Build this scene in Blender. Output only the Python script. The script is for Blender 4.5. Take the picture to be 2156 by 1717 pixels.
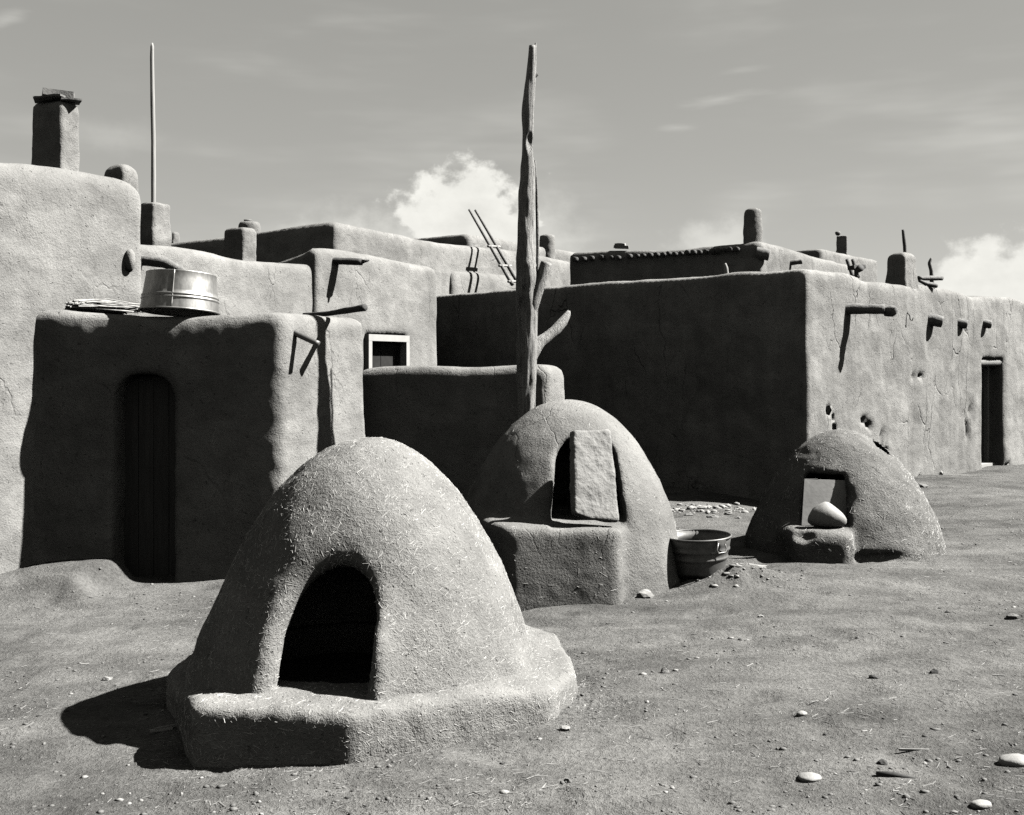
import bpy, math, random
import numpy as np

for o in list(bpy.data.objects):
    bpy.data.objects.remove(o, do_unlink=True)
scene = bpy.context.scene
COL = scene.collection

# ------------------------------------------------------------------ camera
EYE = 1.6
F = 2363.0            # focal length and principal point, in units of a 2156-wide picture
CX, HY = 1078.0, 777.0
cam_d = bpy.data.cameras.new("camera")
cam_d.sensor_width = 36.0
cam_d.lens = 36.0 * F / 2156.0
cam_d.shift_y = -(858.5 - HY) / 2156.0
cam_d.clip_start = 0.05
cam_d.clip_end = 3000.0
cam = bpy.data.objects.new("camera", cam_d)
cam.location = (0, 0, EYE)
cam.rotation_euler = (math.radians(90), 0, 0)
COL.objects.link(cam)
scene.camera = cam

# ------------------------------------------------------------------ sky, sun, exposure
SUN_EL = math.radians(46.0)
SUN_AZ = math.radians(-3.0)        # swung from +X towards the camera
S = np.array([math.cos(SUN_EL) * math.cos(SUN_AZ), -math.cos(SUN_EL) * math.sin(SUN_AZ), math.sin(SUN_EL)])
TINT = (1.0, 0.99, 0.955)

world = bpy.data.worlds.new("World")
scene.world = world
world.use_nodes = True
world.cycles.sampling_method = 'MANUAL'
world.cycles.sample_map_resolution = 256
WN, WL = world.node_tree.nodes, world.node_tree.links
for n in list(WN):
    WN.remove(n)


def build_world():
    def node(t, **kw):
        n = WN.new(t)
        for k, v in kw.items():
            setattr(n, k, v)
        return n

    def put(sock, v):
        if isinstance(v, (int, float)):
            sock.default_value = v
        else:
            WL.new(v, sock)

    def m(op, a, b=0.0, c=0.0):
        n = node("ShaderNodeMath", operation=op)
        put(n.inputs[0], a)
        put(n.inputs[1], b)
        put(n.inputs[2], c)
        return n.outputs[0]

    def sstep(x, lo, hi):
        n = node("ShaderNodeMapRange", interpolation_type='SMOOTHSTEP')
        put(n.inputs[0], x)
        n.inputs[1].default_value = lo
        n.inputs[2].default_value = hi
        return n.outputs[0]

    out = node("ShaderNodeOutputWorld")
    bg = node("ShaderNodeBackground")
    bg.inputs[1].default_value = 0.0635
    WL.new(bg.outputs[0], out.inputs[0])
    sky = node("ShaderNodeTexSky", sky_type='NISHITA')
    sky.sun_disc = False
    sky.sun_elevation = SUN_EL
    sky.sun_rotation = math.radians(90) + SUN_AZ
    sky.altitude = 2100.0
    sky.air_density = 1.0
    sky.dust_density = 0.6
    sky.ozone_density = 1.0
    sep = node("ShaderNodeSeparateColor")
    WL.new(sky.outputs[0], sep.inputs[0])
    # orange filter on panchromatic film: mostly the red record of the sky
    base = m('MULTIPLY', m('POWER', sep.outputs[0], 0.4), SKY_R)
    tc = node("ShaderNodeTexCoord")
    xyz = node("ShaderNodeSeparateXYZ")
    WL.new(tc.outputs['Generated'], xyz.inputs[0])
    x, y, z = xyz.outputs
    az = m('MULTIPLY', m('ARCTAN2', x, y), 57.29578)
    el = m('MULTIPLY', m('ARCSINE', z), 57.29578)
    pos = node("ShaderNodeCombineXYZ")
    put(pos.inputs[0], az)
    put(pos.inputs[1], el)

    def noise(scale, detail, rough, sx=1.0, sy=1.0, off=0.0, dist=0.0):
        mp = node("ShaderNodeMapping")
        mp.inputs['Scale'].default_value = (sx, sy, 1)
        mp.inputs['Location'].default_value = (off, off * 0.37, off * 0.11)
        WL.new(pos.outputs[0], mp.inputs[0])
        n = node("ShaderNodeTexNoise")
        n.inputs['Scale'].default_value = scale
        n.inputs['Detail'].default_value = detail
        n.inputs['Roughness'].default_value = rough
        n.inputs['Distortion'].default_value = dist
        WL.new(mp.outputs[0], n.inputs['Vector'])
        return n.outputs[0]

    puff = noise(0.55, 5, 0.62, 1, 1.2, 3.0)
    puff2 = noise(0.22, 2, 0.6, 1, 1.4, 17.0)
    # cumulus banks: azimuth, elevation, half width, half height, brightness, softness
    banks = [(-2.2, 7.4, 5.6, 3.9, 1.0, 0.15), (-6.2, 6.2, 7.4, 2.4, 0.72, 0.65), (1.6, 7.2, 2.8, 2.5, 0.45, 0.7),
             (10.4, 6.3, 3.6, 1.9, 0.6, 0.5), (23.6, 3.8, 5.6, 2.5, 1.0, 0.22), (28.5, 4.8, 5.4, 3.5, 1.0, 0.2),
             (-20.0, 11.0, 2.6, 1.1, 0.16, 0.8), (52, 8, 7, 4, 0.9, 0.3), (-70, 7, 8, 4, 0.9, 0.3), (-120, 8, 9, 4, 0.9, 0.3), (140, 7, 8, 4, 0.9, 0.3)]
    tot = None
    for a0, e0, w, h, br, soft in banks:
        da = m('DIVIDE', m('SUBTRACT', az, a0), w)
        de = m('DIVIDE', m('SUBTRACT', el, e0), h)
        r = m('SQRT', m('ADD', m('MULTIPLY', da, da), m('MULTIPLY', de, de)))
        nz = m('ADD', m('MULTIPLY', m('SUBTRACT', puff, 0.5), 1.25), m('MULTIPLY', m('SUBTRACT', puff2, 0.5), 0.9))
        q = m('ADD', m('SUBTRACT', 1.0, r), nz)
        c = m('MULTIPLY', sstep(q, 0.25 - soft * 0.4, 0.32 + soft), br)
        tot = c if tot is None else m('MAXIMUM', tot, c)
    shade = m('ADD', 0.76, m('MULTIPLY', noise(0.35, 4, 0.6, 1, 1.3, 41.0), 0.48))
    # thin cirrus streaks
    wisp = sstep(noise(0.35, 3, 0.55, 0.28, 1.5, 9.0), 0.42, 0.85)
    wisp = m('MULTIPLY', wisp, sstep(noise(0.09, 2, 0.5, 1, 1, 23.0), 0.32, 0.62))
    wisps = [(10.6, 13.3, 3.2, 0.40, 0.16, 0.10), (8.3, 12.0, 1.5, 0.28, 0.13, 0.0), (-24.3, 15.8, 1.3, 0.5, 0.15, 0.45), (11.5, 14.6, 2.0, 0.3, 0.08, 0.12)]
    wt = m('MULTIPLY', wisp, 0.17)
    wn = m('MULTIPLY', m('SUBTRACT', noise(0.8, 3, 0.6, 0.35, 2.0, 5.0), 0.5), 1.6)
    for a0, e0, w, h, br, sl in wisps:
        da = m('SUBTRACT', az, a0)
        de = m('DIVIDE', m('SUBTRACT', m('SUBTRACT', el, e0), m('MULTIPLY', da, sl)), h)
        da = m('DIVIDE', da, w)
        r = m('SQRT', m('ADD', m('MULTIPLY', da, da), m('MULTIPLY', de, de)))
        q = m('ADD', m('SUBTRACT', 1.0, r), wn)
        wt = m('ADD', wt, m('MULTIPLY', sstep(q, 0.0, 1.3), br))
    haze = m('MULTIPLY', wt, 1.0)
    cl = m('MULTIPLY', shade, CLOUD)
    v = m('ADD', m('MULTIPLY', base, m('SUBTRACT', 1.0, tot)), m('MULTIPLY', cl, tot))
    v = m('ADD', v, m('MULTIPLY', haze, CLOUD))
    comb = node("ShaderNodeCombineColor")
    for i in range(3):
        put(comb.inputs[i], m('MULTIPLY', v, (1.0, 0.99, 0.925)[i]))
    WL.new(comb.outputs[0], bg.inputs[0])


SKY_R, CLOUD = 0.66, 1.8
build_world()

sun_d = bpy.data.lights.new("sun", 'SUN')
sun_d.energy = 5.0
sun_d.angle = math.radians(0.5)
sun_d.color = (1.0, 0.985, 0.95)
sun = bpy.data.objects.new("sun", sun_d)
# a sun lamp shines along its local -Z
from mathutils import Vector
sun.rotation_euler = Vector(S).to_track_quat('Z', 'Y').to_euler()
sun.location = (12, -3, 12)
COL.objects.link(sun)

vs = scene.view_settings
vs.view_transform = 'Standard'
vs.look = 'None'
vs.gamma = 1.0
vs.exposure = 2.92
vs.use_curve_mapping = False
scene.render.engine = 'CYCLES'
scene.cycles.use_denoising = False
scene.cycles.max_bounces = 4
scene.cycles.diffuse_bounces = 0
scene.cycles.glossy_bounces = 2

# ------------------------------------------------------------------ helpers
RNG = np.random.default_rng(7)
random.seed(7)


def at(u, v, depth):
    """World point at a picture position and a distance from the camera."""
    return np.array([(u - CX) / F * depth, depth, EYE - (v - HY) / F * depth])


def hit(C, d, u):
    """Where the vertical plane through C along d is met at picture column u."""
    k = (u - CX) / F
    s = (k * C[1] - C[0]) / (d[0] - k * d[1])
    return np.array([C[0] + d[0] * s, C[1] + d[1] * s]), s


def zat(v, depth):
    return EYE - (v - HY) / F * depth


def unit(v):
    v = np.asarray(v, float)
    return v / np.linalg.norm(v)


def hashn(ix, iy, iz, seed):
    h = (ix.astype(np.int64) * 374761393 + iy.astype(np.int64) * 668265263 + iz.astype(np.int64) * 2147483647 + seed * 974634777) & 0xffffffff
    h = ((h ^ (h >> 13)) * 1274126177) & 0xffffffff
    h = ((h ^ (h >> 16)) * 2246822519) & 0xffffffff
    return ((h ^ (h >> 15)) & 0xffffff) / float(0xffffff) * 2 - 1


def vnoise(p, scale, seed=0):
    """Smooth value noise in -1..1; p is (n,3)."""
    q = p / scale
    i = np.floor(q).astype(np.int64)
    f = q - i
    f = f * f * (3 - 2 * f)
    r = 0
    for dx in (0, 1):
        for dy in (0, 1):
            for dz in (0, 1):
                w = (f[:, 0] if dx else 1 - f[:, 0]) * (f[:, 1] if dy else 1 - f[:, 1]) * (f[:, 2] if dz else 1 - f[:, 2])
                r = r + w * hashn(i[:, 0] + dx, i[:, 1] + dy, i[:, 2] + dz, seed)
    return r


def smax(a, b, k):
    h = np.maximum(k - np.abs(a - b), 0) / k
    return np.maximum(a, b) + h * h * k * 0.25


def smin(a, b, k):
    return -smax(-a, -b, k)


def surfnets(f, lo, hi, h):
    lo = np.asarray(lo, float)
    n = np.ceil((np.asarray(hi, float) - lo) / h).astype(int) + 1
    ax = [lo[i] + np.arange(n[i]) * h for i in range(3)]
    X, Y, Z = np.meshgrid(*ax, indexing='ij')
    V = np.asarray(f(X, Y, Z), np.float32)
    del X, Y, Z
    ins = V < 0
    cnt = np.zeros(np.array(ins.shape) - 1, np.int8)
    for a in (0, 1):
        for b in (0, 1):
            for c in (0, 1):
                cnt += ins[a:ins.shape[0] - 1 + a, b:ins.shape[1] - 1 + b, c:ins.shape[2] - 1 + c]
    act = (cnt > 0) & (cnt < 8)
    I = np.stack(np.nonzero(act), 1)
    idx = np.full(act.shape, -1, np.int64)
    idx[act] = np.arange(len(I))
    acc = np.zeros((len(I), 3))
    w = np.zeros(len(I))
    for axis in range(3):
        o1, o2 = [k for k in range(3) if k != axis]
        for p in (0, 1):
            for q in (0, 1):
                a = np.zeros(3, int)
                a[o1], a[o2] = p, q
                b = a.copy()
                b[axis] = 1
                va = V[tuple((I + a).T)]
                vb = V[tuple((I + b).T)]
                cr = (va < 0) != (vb < 0)
                t = np.where(cr, va / np.where(cr, va - vb, 1), 0)
                pt = a[None, :] + t[:, None] * (b - a)[None, :]
                acc += pt * cr[:, None]
                w += cr
    verts = (acc / w[:, None] + I) * h + lo
    quads = []
    for axis in range(3):
        o1, o2 = (axis + 1) % 3, (axis + 2) % 3
        s0 = np.take(ins, range(0, ins.shape[axis] - 1), axis)
        s1 = np.take(ins, range(1, ins.shape[axis]), axis)
        E = np.stack(np.nonzero(s0 != s1), 1)
        ok = (E[:, o1] >= 1) & (E[:, o2] >= 1) & (E[:, o1] < ins.shape[o1] - 1) & (E[:, o2] < ins.shape[o2] - 1)
        E = E[ok]
        fl = s0[tuple(E.T)]

        def cell(d1, d2):
            c = E.copy()
            c[:, o1] += d1
            c[:, o2] += d2
            return idx[tuple(c.T)]
        q = np.stack([cell(-1, -1), cell(0, -1), cell(0, 0), cell(-1, 0)], 1)
        q[~fl] = q[~fl][:, ::-1]
        quads.append(q)
    return verts, np.concatenate(quads)


def vnormals(v, q):
    fn = np.cross(v[q[:, 2]] - v[q[:, 0]], v[q[:, 3]] - v[q[:, 1]])
    n = np.zeros_like(v)
    for k in range(4):
        np.add.at(n, q[:, k], fn)
    return n / np.maximum(np.linalg.norm(n, axis=1), 1e-12)[:, None]


def rough(v, q, layers, seed=0):
    n = vnormals(v, q)
    d = 0
    for i, (sc, amp) in enumerate(layers):
        d = d + vnoise(v, sc, seed * 13 + i) * amp
    return v + n * d[:, None]


def mesh_obj(name, v, faces, mat, parent=None, smooth=True, origin=None):
    """One mesh object; v in world space, stored relative to its parent (or to origin)."""
    v = np.asarray(v, float)
    org = np.zeros(3)
    if parent is not None:
        org = np.array(parent["_w"])
    elif origin is not None:
        org = np.asarray(origin, float)
    me = bpy.data.meshes.new(name)
    if isinstance(faces, np.ndarray):
        nf, k = faces.shape
        me.vertices.add(len(v))
        me.vertices.foreach_set("co", (v - org).astype(np.float32).ravel())
        me.loops.add(nf * k)
        me.loops.foreach_set("vertex_index", faces.astype(np.int32).ravel())
        me.polygons.add(nf)
        me.polygons.foreach_set("loop_start", (np.arange(nf) * k).astype(np.int32))
        me.polygons.foreach_set("loop_total", np.full(nf, k, np.int32))
        me.update(calc_edges=True)
    else:
        me.from_pydata([tuple(p) for p in (v - org)], [], faces)
    me.polygons.foreach_set("use_smooth", np.full(len(me.polygons), smooth))
    me.materials.append(mat)
    o = bpy.data.objects.new(name, me)
    COL.objects.link(o)
    if parent is not None:
        o.parent = parent
    else:
        o.location = org
    o["_w"] = list(org)
    return o


def tag(o, label, cat, group=None, kind=None):
    if label:
        o["label"] = label
    if cat:
        o["category"] = cat
    if group:
        o["group"] = group
    if kind:
        o["kind"] = kind
    return o


def thing(name, loc, label, cat, group=None):
    o = bpy.data.objects.new(name, None)
    o.empty_display_size = 0.2
    o.location = loc
    COL.objects.link(o)
    o["_w"] = [float(a) for a in loc]
    return tag(o, label, cat, group)


def tube_geo(path, radii, seg=12, wob=0.0, seed=0, cap=True, squash=1.0):
    path = np.asarray(path, float)
    n = len(path)
    radii = np.broadcast_to(np.asarray(radii, float), (n,))
    t = np.gradient(path, axis=0)
    t /= np.linalg.norm(t, axis=1)[:, None]
    ref = np.array([0, 0, 1.0]) if abs(t[0][2]) < 0.8 else np.array([1.0, 0, 0])
    vs_, fs = [], []
    u = unit(np.cross(t[0], ref))
    for i in range(n):
        u = unit(u - t[i] * np.dot(u, t[i]))
        w = np.cross(t[i], u)
        a = np.arange(seg) / seg * 2 * math.pi
        ring = path[i] + radii[i] * (np.cos(a)[:, None] * u + squash * np.sin(a)[:, None] * w)
        vs_.append(ring)
    v = np.concatenate(vs_)
    if wob:
        c = np.repeat(path, seg, 0)
        d = v - c
        v = c + d * (1 + wob * vnoise(v * np.array([1, 1, 0.45]), 0.11, seed) + wob * 0.6 * vnoise(v * np.array([1, 1, 0.3]), 0.045, seed + 1))[:, None]
    for i in range(n - 1):
        for j in range(seg):
            k = (j + 1) % seg
            fs.append((i * seg + j, i * seg + k, (i + 1) * seg + k, (i + 1) * seg + j))
    if cap:
        v = np.concatenate([v, path[:1], path[-1:]])
        for j in range(seg):
            k = (j + 1) % seg
            fs.append((n * seg, k, j))
            fs.append((n * seg + 1, (n - 1) * seg + j, (n - 1) * seg + k))
    return v, fs


def join_geo(parts):
    v, f, o = [], [], 0
    for a, b in parts:
        v.append(np.asarray(a))
        f += [tuple(int(i) + o for i in q) for q in b]
        o += len(a)
    return np.concatenate(v), f


def resample(path, vals, n):
    path = np.asarray(path, float)
    d = np.r_[0, np.cumsum(np.linalg.norm(np.diff(path, axis=0), axis=1))]
    s = np.linspace(0, d[-1], n)
    return np.stack([np.interp(s, d, path[:, i]) for i in range(3)], 1), np.interp(s, d, vals)


def box_geo(c, ax, half, wob=0.0, seed=0):
    """Box with axes ax (3x3 rows), a few cuts and slightly worn corners."""
    sub = 3
    g = np.linspace(-1, 1, sub + 1)
    vs_, fs = [], []
    for axis in range(3):
        for sgn in (-1, 1):
            o1, o2 = (axis + 1) % 3, (axis + 2) % 3
            b = len(vs_)
            for i in range(sub + 1):
                for j in range(sub + 1):
                    p = np.zeros(3)
                    p[axis], p[o1], p[o2] = sgn, g[i], g[j]
                    vs_.append(p)
            for i in range(sub):
                for j in range(sub):
                    q = (b + i * (sub + 1) + j, b + (i + 1) * (sub + 1) + j, b + (i + 1) * (sub + 1) + j + 1, b + i * (sub + 1) + j + 1)
                    fs.append(q if sgn > 0 else q[::-1])
    p = np.array(vs_) * np.asarray(half)
    v = np.asarray(c) + p @ np.asarray(ax)
    if wob:
        v = v + np.stack([vnoise(v, 0.13, seed + k) for k in range(3)], 1) * wob
    return v, fs


def ico(sub):
    import bmesh
    bm = bmesh.new()
    bmesh.ops.create_icosphere(bm, subdivisions=sub, radius=1.0)
    v = np.array([p.co[:] for p in bm.verts])
    f = np.array([[q.index for q in p.verts] for p in bm.faces])
    bm.free()
    return v, f


ICO1, ICO2, ICO3 = ico(1), ico(2), ico(3)


def rock_geo(c, r, rz=0.0, seed=0, lump=0.18, src=None, flat=0.0):
    v, f = src or ICO3
    d = 1 + lump * vnoise(v + seed * 3.1, 0.9, seed) + lump * 0.45 * vnoise(v + seed, 0.4, seed + 5)
    p = v * d[:, None]
    if flat:
        p[:, 2] = np.where(p[:, 2] < -flat, -flat + (p[:, 2] + flat) * 0.2, p[:, 2])
    p = p * np.asarray(r)
    ca, sa = math.cos(rz), math.sin(rz)
    p = np.stack([p[:, 0] * ca - p[:, 1] * sa, p[:, 0] * sa + p[:, 1] * ca, p[:, 2]], 1)
    return p + np.asarray(c), f


# ------------------------------------------------------------------ materials
def nodes_of(name):
    m = bpy.data.materials.new(name)
    m.use_nodes = True
    nt = m.node_tree
    b = nt.nodes["Principled BSDF"]
    return m, nt, b


class NB:
    def __init__(self, nt):
        self.nt = nt
        self.tc = nt.nodes.new("ShaderNodeTexCoord")

    def map(self, scale=(1, 1, 1), loc=(0, 0, 0), src=None):
        n = self.nt.nodes.new("ShaderNodeMapping")
        n.inputs['Scale'].default_value = scale
        n.inputs['Location'].default_value = loc
        self.nt.links.new(src or self.tc.outputs['Object'], n.inputs[0])
        return n.outputs[0]

    def noise(self, scale, detail=4, rough=0.55, vec=None, dist=0.0, col=False):
        n = self.nt.nodes.new("ShaderNodeTexNoise")
        n.inputs['Scale'].default_value = scale
        n.inputs['Detail'].default_value = detail
        n.inputs['Roughness'].default_value = rough
        n.inputs['Distortion'].default_value = dist
        self.nt.links.new(vec or self.tc.outputs['Object'], n.inputs['Vector'])
        return n.outputs[1] if col else n.outputs[0]

    def voro(self, scale, feature='DISTANCE_TO_EDGE', vec=None):
        n = self.nt.nodes.new("ShaderNodeTexVoronoi")
        n.feature = feature
        n.inputs['Scale'].default_value = scale
        self.nt.links.new(vec or self.tc.outputs['Object'], n.inputs['Vector'])
        return n.outputs[0]

    def m(self, op, a, b=0.0):
        n = self.nt.nodes.new("ShaderNodeMath")
        n.operation = op
        for i, x in enumerate((a, b)):
            if isinstance(x, (int, float)):
                n.inputs[i].default_value = x
            else:
                self.nt.links.new(x, n.inputs[i])
        return n.outputs[0]

    def rng(self, x, a, b, c=0.0, d=1.0, smooth=True):
        n = self.nt.nodes.new("ShaderNodeMapRange")
        n.interpolation_type = 'SMOOTHSTEP' if smooth else 'LINEAR'
        self.nt.links.new(x, n.inputs[0])
        for i, k in enumerate((a, b, c, d)):
            n.inputs[i + 1].default_value = k
        return n.outputs[0]

    def vadd(self, a, b, k):
        s = self.nt.nodes.new("ShaderNodeVectorMath")
        s.operation = 'SCALE'
        self.nt.links.new(b, s.inputs[0])
        s.inputs['Scale'].default_value = k
        n = self.nt.nodes.new("ShaderNodeVectorMath")
        n.operation = 'ADD'
        self.nt.links.new(a, n.inputs[0])
        self.nt.links.new(s.outputs[0], n.inputs[1])
        return n.outputs[0]

    def grey(self, val, bsdf, tint=TINT):
        c = self.nt.nodes.new("ShaderNodeCombineColor")
        for i in range(3):
            self.nt.links.new(self.m('MULTIPLY', val, tint[i]), c.inputs[i])
        self.nt.links.new(c.outputs[0], bsdf.inputs['Base Color'])

    def bump(self, hs, bsdf, dist=0.01, strength=1.0):
        n = self.nt.nodes.new("ShaderNodeBump")
        n.inputs['Strength'].default_value = strength
        n.inputs['Distance'].default_value = dist
        self.nt.links.new(hs, n.inputs['Height'])
        self.nt.links.new(n.outputs[0], bsdf.inputs['Normal'])


def adobe(name, base, crack=0.0, fleck=0.0, grain=1.0, seed=0.0, streak=0.0):
    m, nt, b = nodes_of(name)
    B = NB(nt)
    p = B.map((1, 1, 1), (seed, seed * 0.7, seed * 1.3))
    big = B.noise(0.9, 3, 0.6, p)
    mid = B.noise(5.0, 3, 0.6, p)
    fine = B.noise(70.0, 2, 0.7, p)
    sand = B.noise(190.0, 1, 0.7, p)
    v = B.m('ADD', B.rng(big, 0.25, 0.75, 0.84, 1.14), B.rng(mid, 0.25, 0.75, -0.10, 0.10))
    v = B.m('MULTIPLY', v, B.rng(fine, 0.2, 0.8, 0.87, 1.13))
    v = B.m('MULTIPLY', v, B.rng(sand, 0.2, 0.8, 0.92, 1.08))
    h = B.m('ADD', B.m('MULTIPLY', mid, 1.0), B.m('ADD', B.m('MULTIPLY', fine, 0.32 * grain), B.m('MULTIPLY', sand, 0.16 * grain)))
    patch = B.noise(1.0, 2, 0.5, B.map((1.4, 1.4, 2.6), (31 + seed, 7, 2)))
    v = B.m('MULTIPLY', v, B.rng(patch, 0.47, 0.53, 0.93, 1.06))
    trow = B.noise(1.0, 2, 0.5, B.map((4.0, 4.0, 7.0), (seed, 5, 1)))
    h = B.m('ADD', h, B.m('MULTIPLY', trow, 0.35))
    pits = B.rng(B.noise(26.0, 3, 0.6, p), 0.64, 0.74)
    v = B.m('MULTIPLY', v, B.m('SUBTRACT', 1.0, B.m('MULTIPLY', pits, 0.22)))
    h = B.m('SUBTRACT', h, B.m('MULTIPLY', pits, 0.35))
    if crack:
        wob = B.vadd(p, B.noise(3.0, 3, 0.65, p, col=True), 0.22)
        wob = B.map((1, 1, 0.36), (0, 0, 0), wob)
        e = B.voro(2.6, 'DISTANCE_TO_EDGE', wob)
        mask = B.rng(B.noise(1.3, 3, 0.5, B.map((1, 1, 1), (9 + seed, 3, 5))), 0.50, 0.68)
        line = B.m('MULTIPLY', B.rng(e, 0.003, 0.022, 1.0, 0.0), mask)
        line = B.m('MULTIPLY', line, crack)
        v = B.m('MULTIPLY', v, B.m('SUBTRACT', 1.0, B.m('MULTIPLY', line, 0.5)))
        h = B.m('SUBTRACT', h, B.m('MULTIPLY', line, 1.4))
    if streak:
        st = B.noise(1.0, 3, 0.6, B.map((7, 7, 0.5), (seed, 0, 0)))
        v = B.m('MULTIPLY', v, B.rng(st, 0.3, 0.7, 1.0 - streak, 1.0 + streak * 0.5))
    if fleck:
        for k, (sx, sz) in enumerate(((120, 30), (30, 120))):
            fl = B.rng(B.noise(1.0, 1, 0.5, B.map((sx, sx * 0.8, sz), (k * 7.3, seed, 1))), 0.72, 0.78)
            v = B.m('MULTIPLY', v, B.m('ADD', 1.0, B.m('MULTIPLY', fl, fleck)))
    B.grey(B.m('MULTIPLY', v, base), b)
    b.inputs['Roughness'].default_value = 0.95
    b.inputs['Specular IOR Level'].default_value = 0.0
    B.bump(h, b, 0.022, 0.9)
    return m


def plain(name, base, rough_=0.9, var=0.25, scale=20.0, metal=0.0, bump=0.004, stretch=(1, 1, 1), tint=TINT, spec=0.2, detail=4):
    m, nt, b = nodes_of(name)
    B = NB(nt)
    p = B.map(stretch)
    a = B.noise(scale, detail, 0.6, p)
    c = B.noise(scale * 4.5, 3, 0.6, p)
    v = B.m('MULTIPLY', B.rng(a, 0.25, 0.75, 1 - var, 1 + var), B.rng(c, 0.25, 0.75, 1 - var * 0.6, 1 + var * 0.6))
    B.grey(B.m('MULTIPLY', v, base), b, tint)
    b.inputs['Roughness'].default_value = rough_
    b.inputs['Metallic'].default_value = metal
    b.inputs['Specular IOR Level'].default_value = spec
    if bump:
        B.bump(B.m('ADD', a, B.m('MULTIPLY', c, 0.5)), b, bump, 1.0)
    return m


ADOBE = 0.087
M_wall = adobe("adobe_plaster", ADOBE, crack=0.18, fleck=0.25, seed=0, streak=0.05)
M_crack = adobe("adobe_plaster_cracked", ADOBE * 1.08, crack=0.7, fleck=0.2, seed=4, streak=0.10)
M_far = adobe("adobe_plaster_far", ADOBE * 0.98, crack=0.35, fleck=0.2, seed=8, streak=0.05)
M_horno_straw = adobe("adobe_straw_plaster", 0.078, crack=0.0, fleck=0.5, grain=1.1, seed=12)
M_horno_worn = adobe("adobe_worn_plaster", 0.076, crack=0.25, fleck=0.3, grain=1.2, seed=16)
M_horno_dark = adobe("adobe_coarse_plaster", 0.065, crack=0.0, fleck=0.5, grain=1.8, seed=20)
M_straw = plain("straw", 0.149, 0.8, 0.35, 9.0, bump=0)
M_chip = plain("pale_chips", 0.071, 0.85, 0.4, 6.0, bump=0)
M_clod = plain("dark_clods", 0.018, 0.95, 0.3, 20.0, bump=0)
M_stone = plain("pale_stone", 0.099, 0.85, 0.18, 14.0, bump=0.004)
M_stone_mid = plain("grey_stone", 0.052, 0.9, 0.25, 14.0, bump=0.006)
M_slab = plain("sandstone_slab", 0.081, 0.9, 0.16, 9.0, bump=0.014, detail=7)
M_cobble = plain("river_cobble", 0.099, 0.7, 0.10, 30.0, bump=0.002)
M_sheet = plain("dull_sheet_metal", 0.084, 0.75, 0.18, 5.0, bump=0.002)
M_wood = plain("weathered_wood", 0.109, 0.85, 0.42, 14.0, bump=0.022, stretch=(6, 6, 0.25))
M_log = plain("grey_log", 0.060, 0.9, 0.3, 22.0, bump=0.008)
M_darkwood = plain("dark_wood", 0.022, 0.9, 0.3, 22.0, bump=0.006)
M_white = plain("white_paint", 0.127, 0.7, 0.06, 8.0, bump=0.001)
M_glass = plain("dark_pane", 0.012, 0.25, 0.2, 3.0, bump=0, spec=0.4)
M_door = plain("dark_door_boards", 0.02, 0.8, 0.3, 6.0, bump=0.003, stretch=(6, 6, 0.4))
M_galv = plain("galvanised_steel", 0.125, 0.50, 0.32, 7.0, metal=0.85, bump=0.001, stretch=(1, 1, 0.5), spec=0.5)
M_galv_dull = plain("dull_galvanised_steel", 0.052, 0.55, 0.25, 9.0, metal=0.6, bump=0.001, spec=0.4)
M_pole = plain("peeled_pole", 0.106, 0.8, 0.12, 10.0, bump=0.003, stretch=(5, 5, 0.3))
M_twig = plain("brush_twigs", 0.120, 0.9, 0.35, 12.0, bump=0)


def ground_material():
    m, nt, b = nodes_of("packed_earth")
    B = NB(nt)
    big = B.noise(0.5, 4, 0.62, B.map((0.8, 1.5, 1), (3, 1, 0)))
    mid = B.noise(2.4, 4, 0.65, B.map((0.7, 1.4, 1)))
    fine = B.noise(38.0, 4, 0.7)
    sand = B.noise(150.0, 2, 0.7)
    v = B.m('ADD', B.rng(big, 0.28, 0.72, 0.70, 1.20), B.rng(mid, 0.25, 0.75, -0.27, 0.27))
    v = B.m('MULTIPLY', v, B.rng(fine, 0.2, 0.8, 0.72, 1.28))
    v = B.m('MULTIPLY', v, B.rng(sand, 0.2, 0.8, 0.85, 1.15))
    spots = B.rng(B.noise(16.0, 4, 0.7), 0.66, 0.76)
    v = B.m('MULTIPLY', v, B.m('SUBTRACT', 1.0, B.m('MULTIPLY', spots, 0.4)))
    B.grey(B.m('MULTIPLY', v, 0.050), b)
    b.inputs['Roughness'].default_value = 1.0
    b.inputs['Specular IOR Level'].default_value = 0.0
    h = B.m('ADD', B.m('MULTIPLY', mid, 1.2), B.m('ADD', B.m('MULTIPLY', fine, 0.8), B.m('MULTIPLY', sand, 0.25)))
    B.bump(h, b, 0.03, 0.8)
    return m


M_ground = ground_material()


# ------------------------------------------------------------------ ground
def gauss(x, y, cx, cy, rx, ry, a):
    return a * np.exp(-((x - cx) / rx) ** 2 - ((y - cy) / ry) ** 2)


def softplus(t, k=0.4):
    return k * np.log1p(np.exp(np.clip(t / k, -40, 40)))


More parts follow.
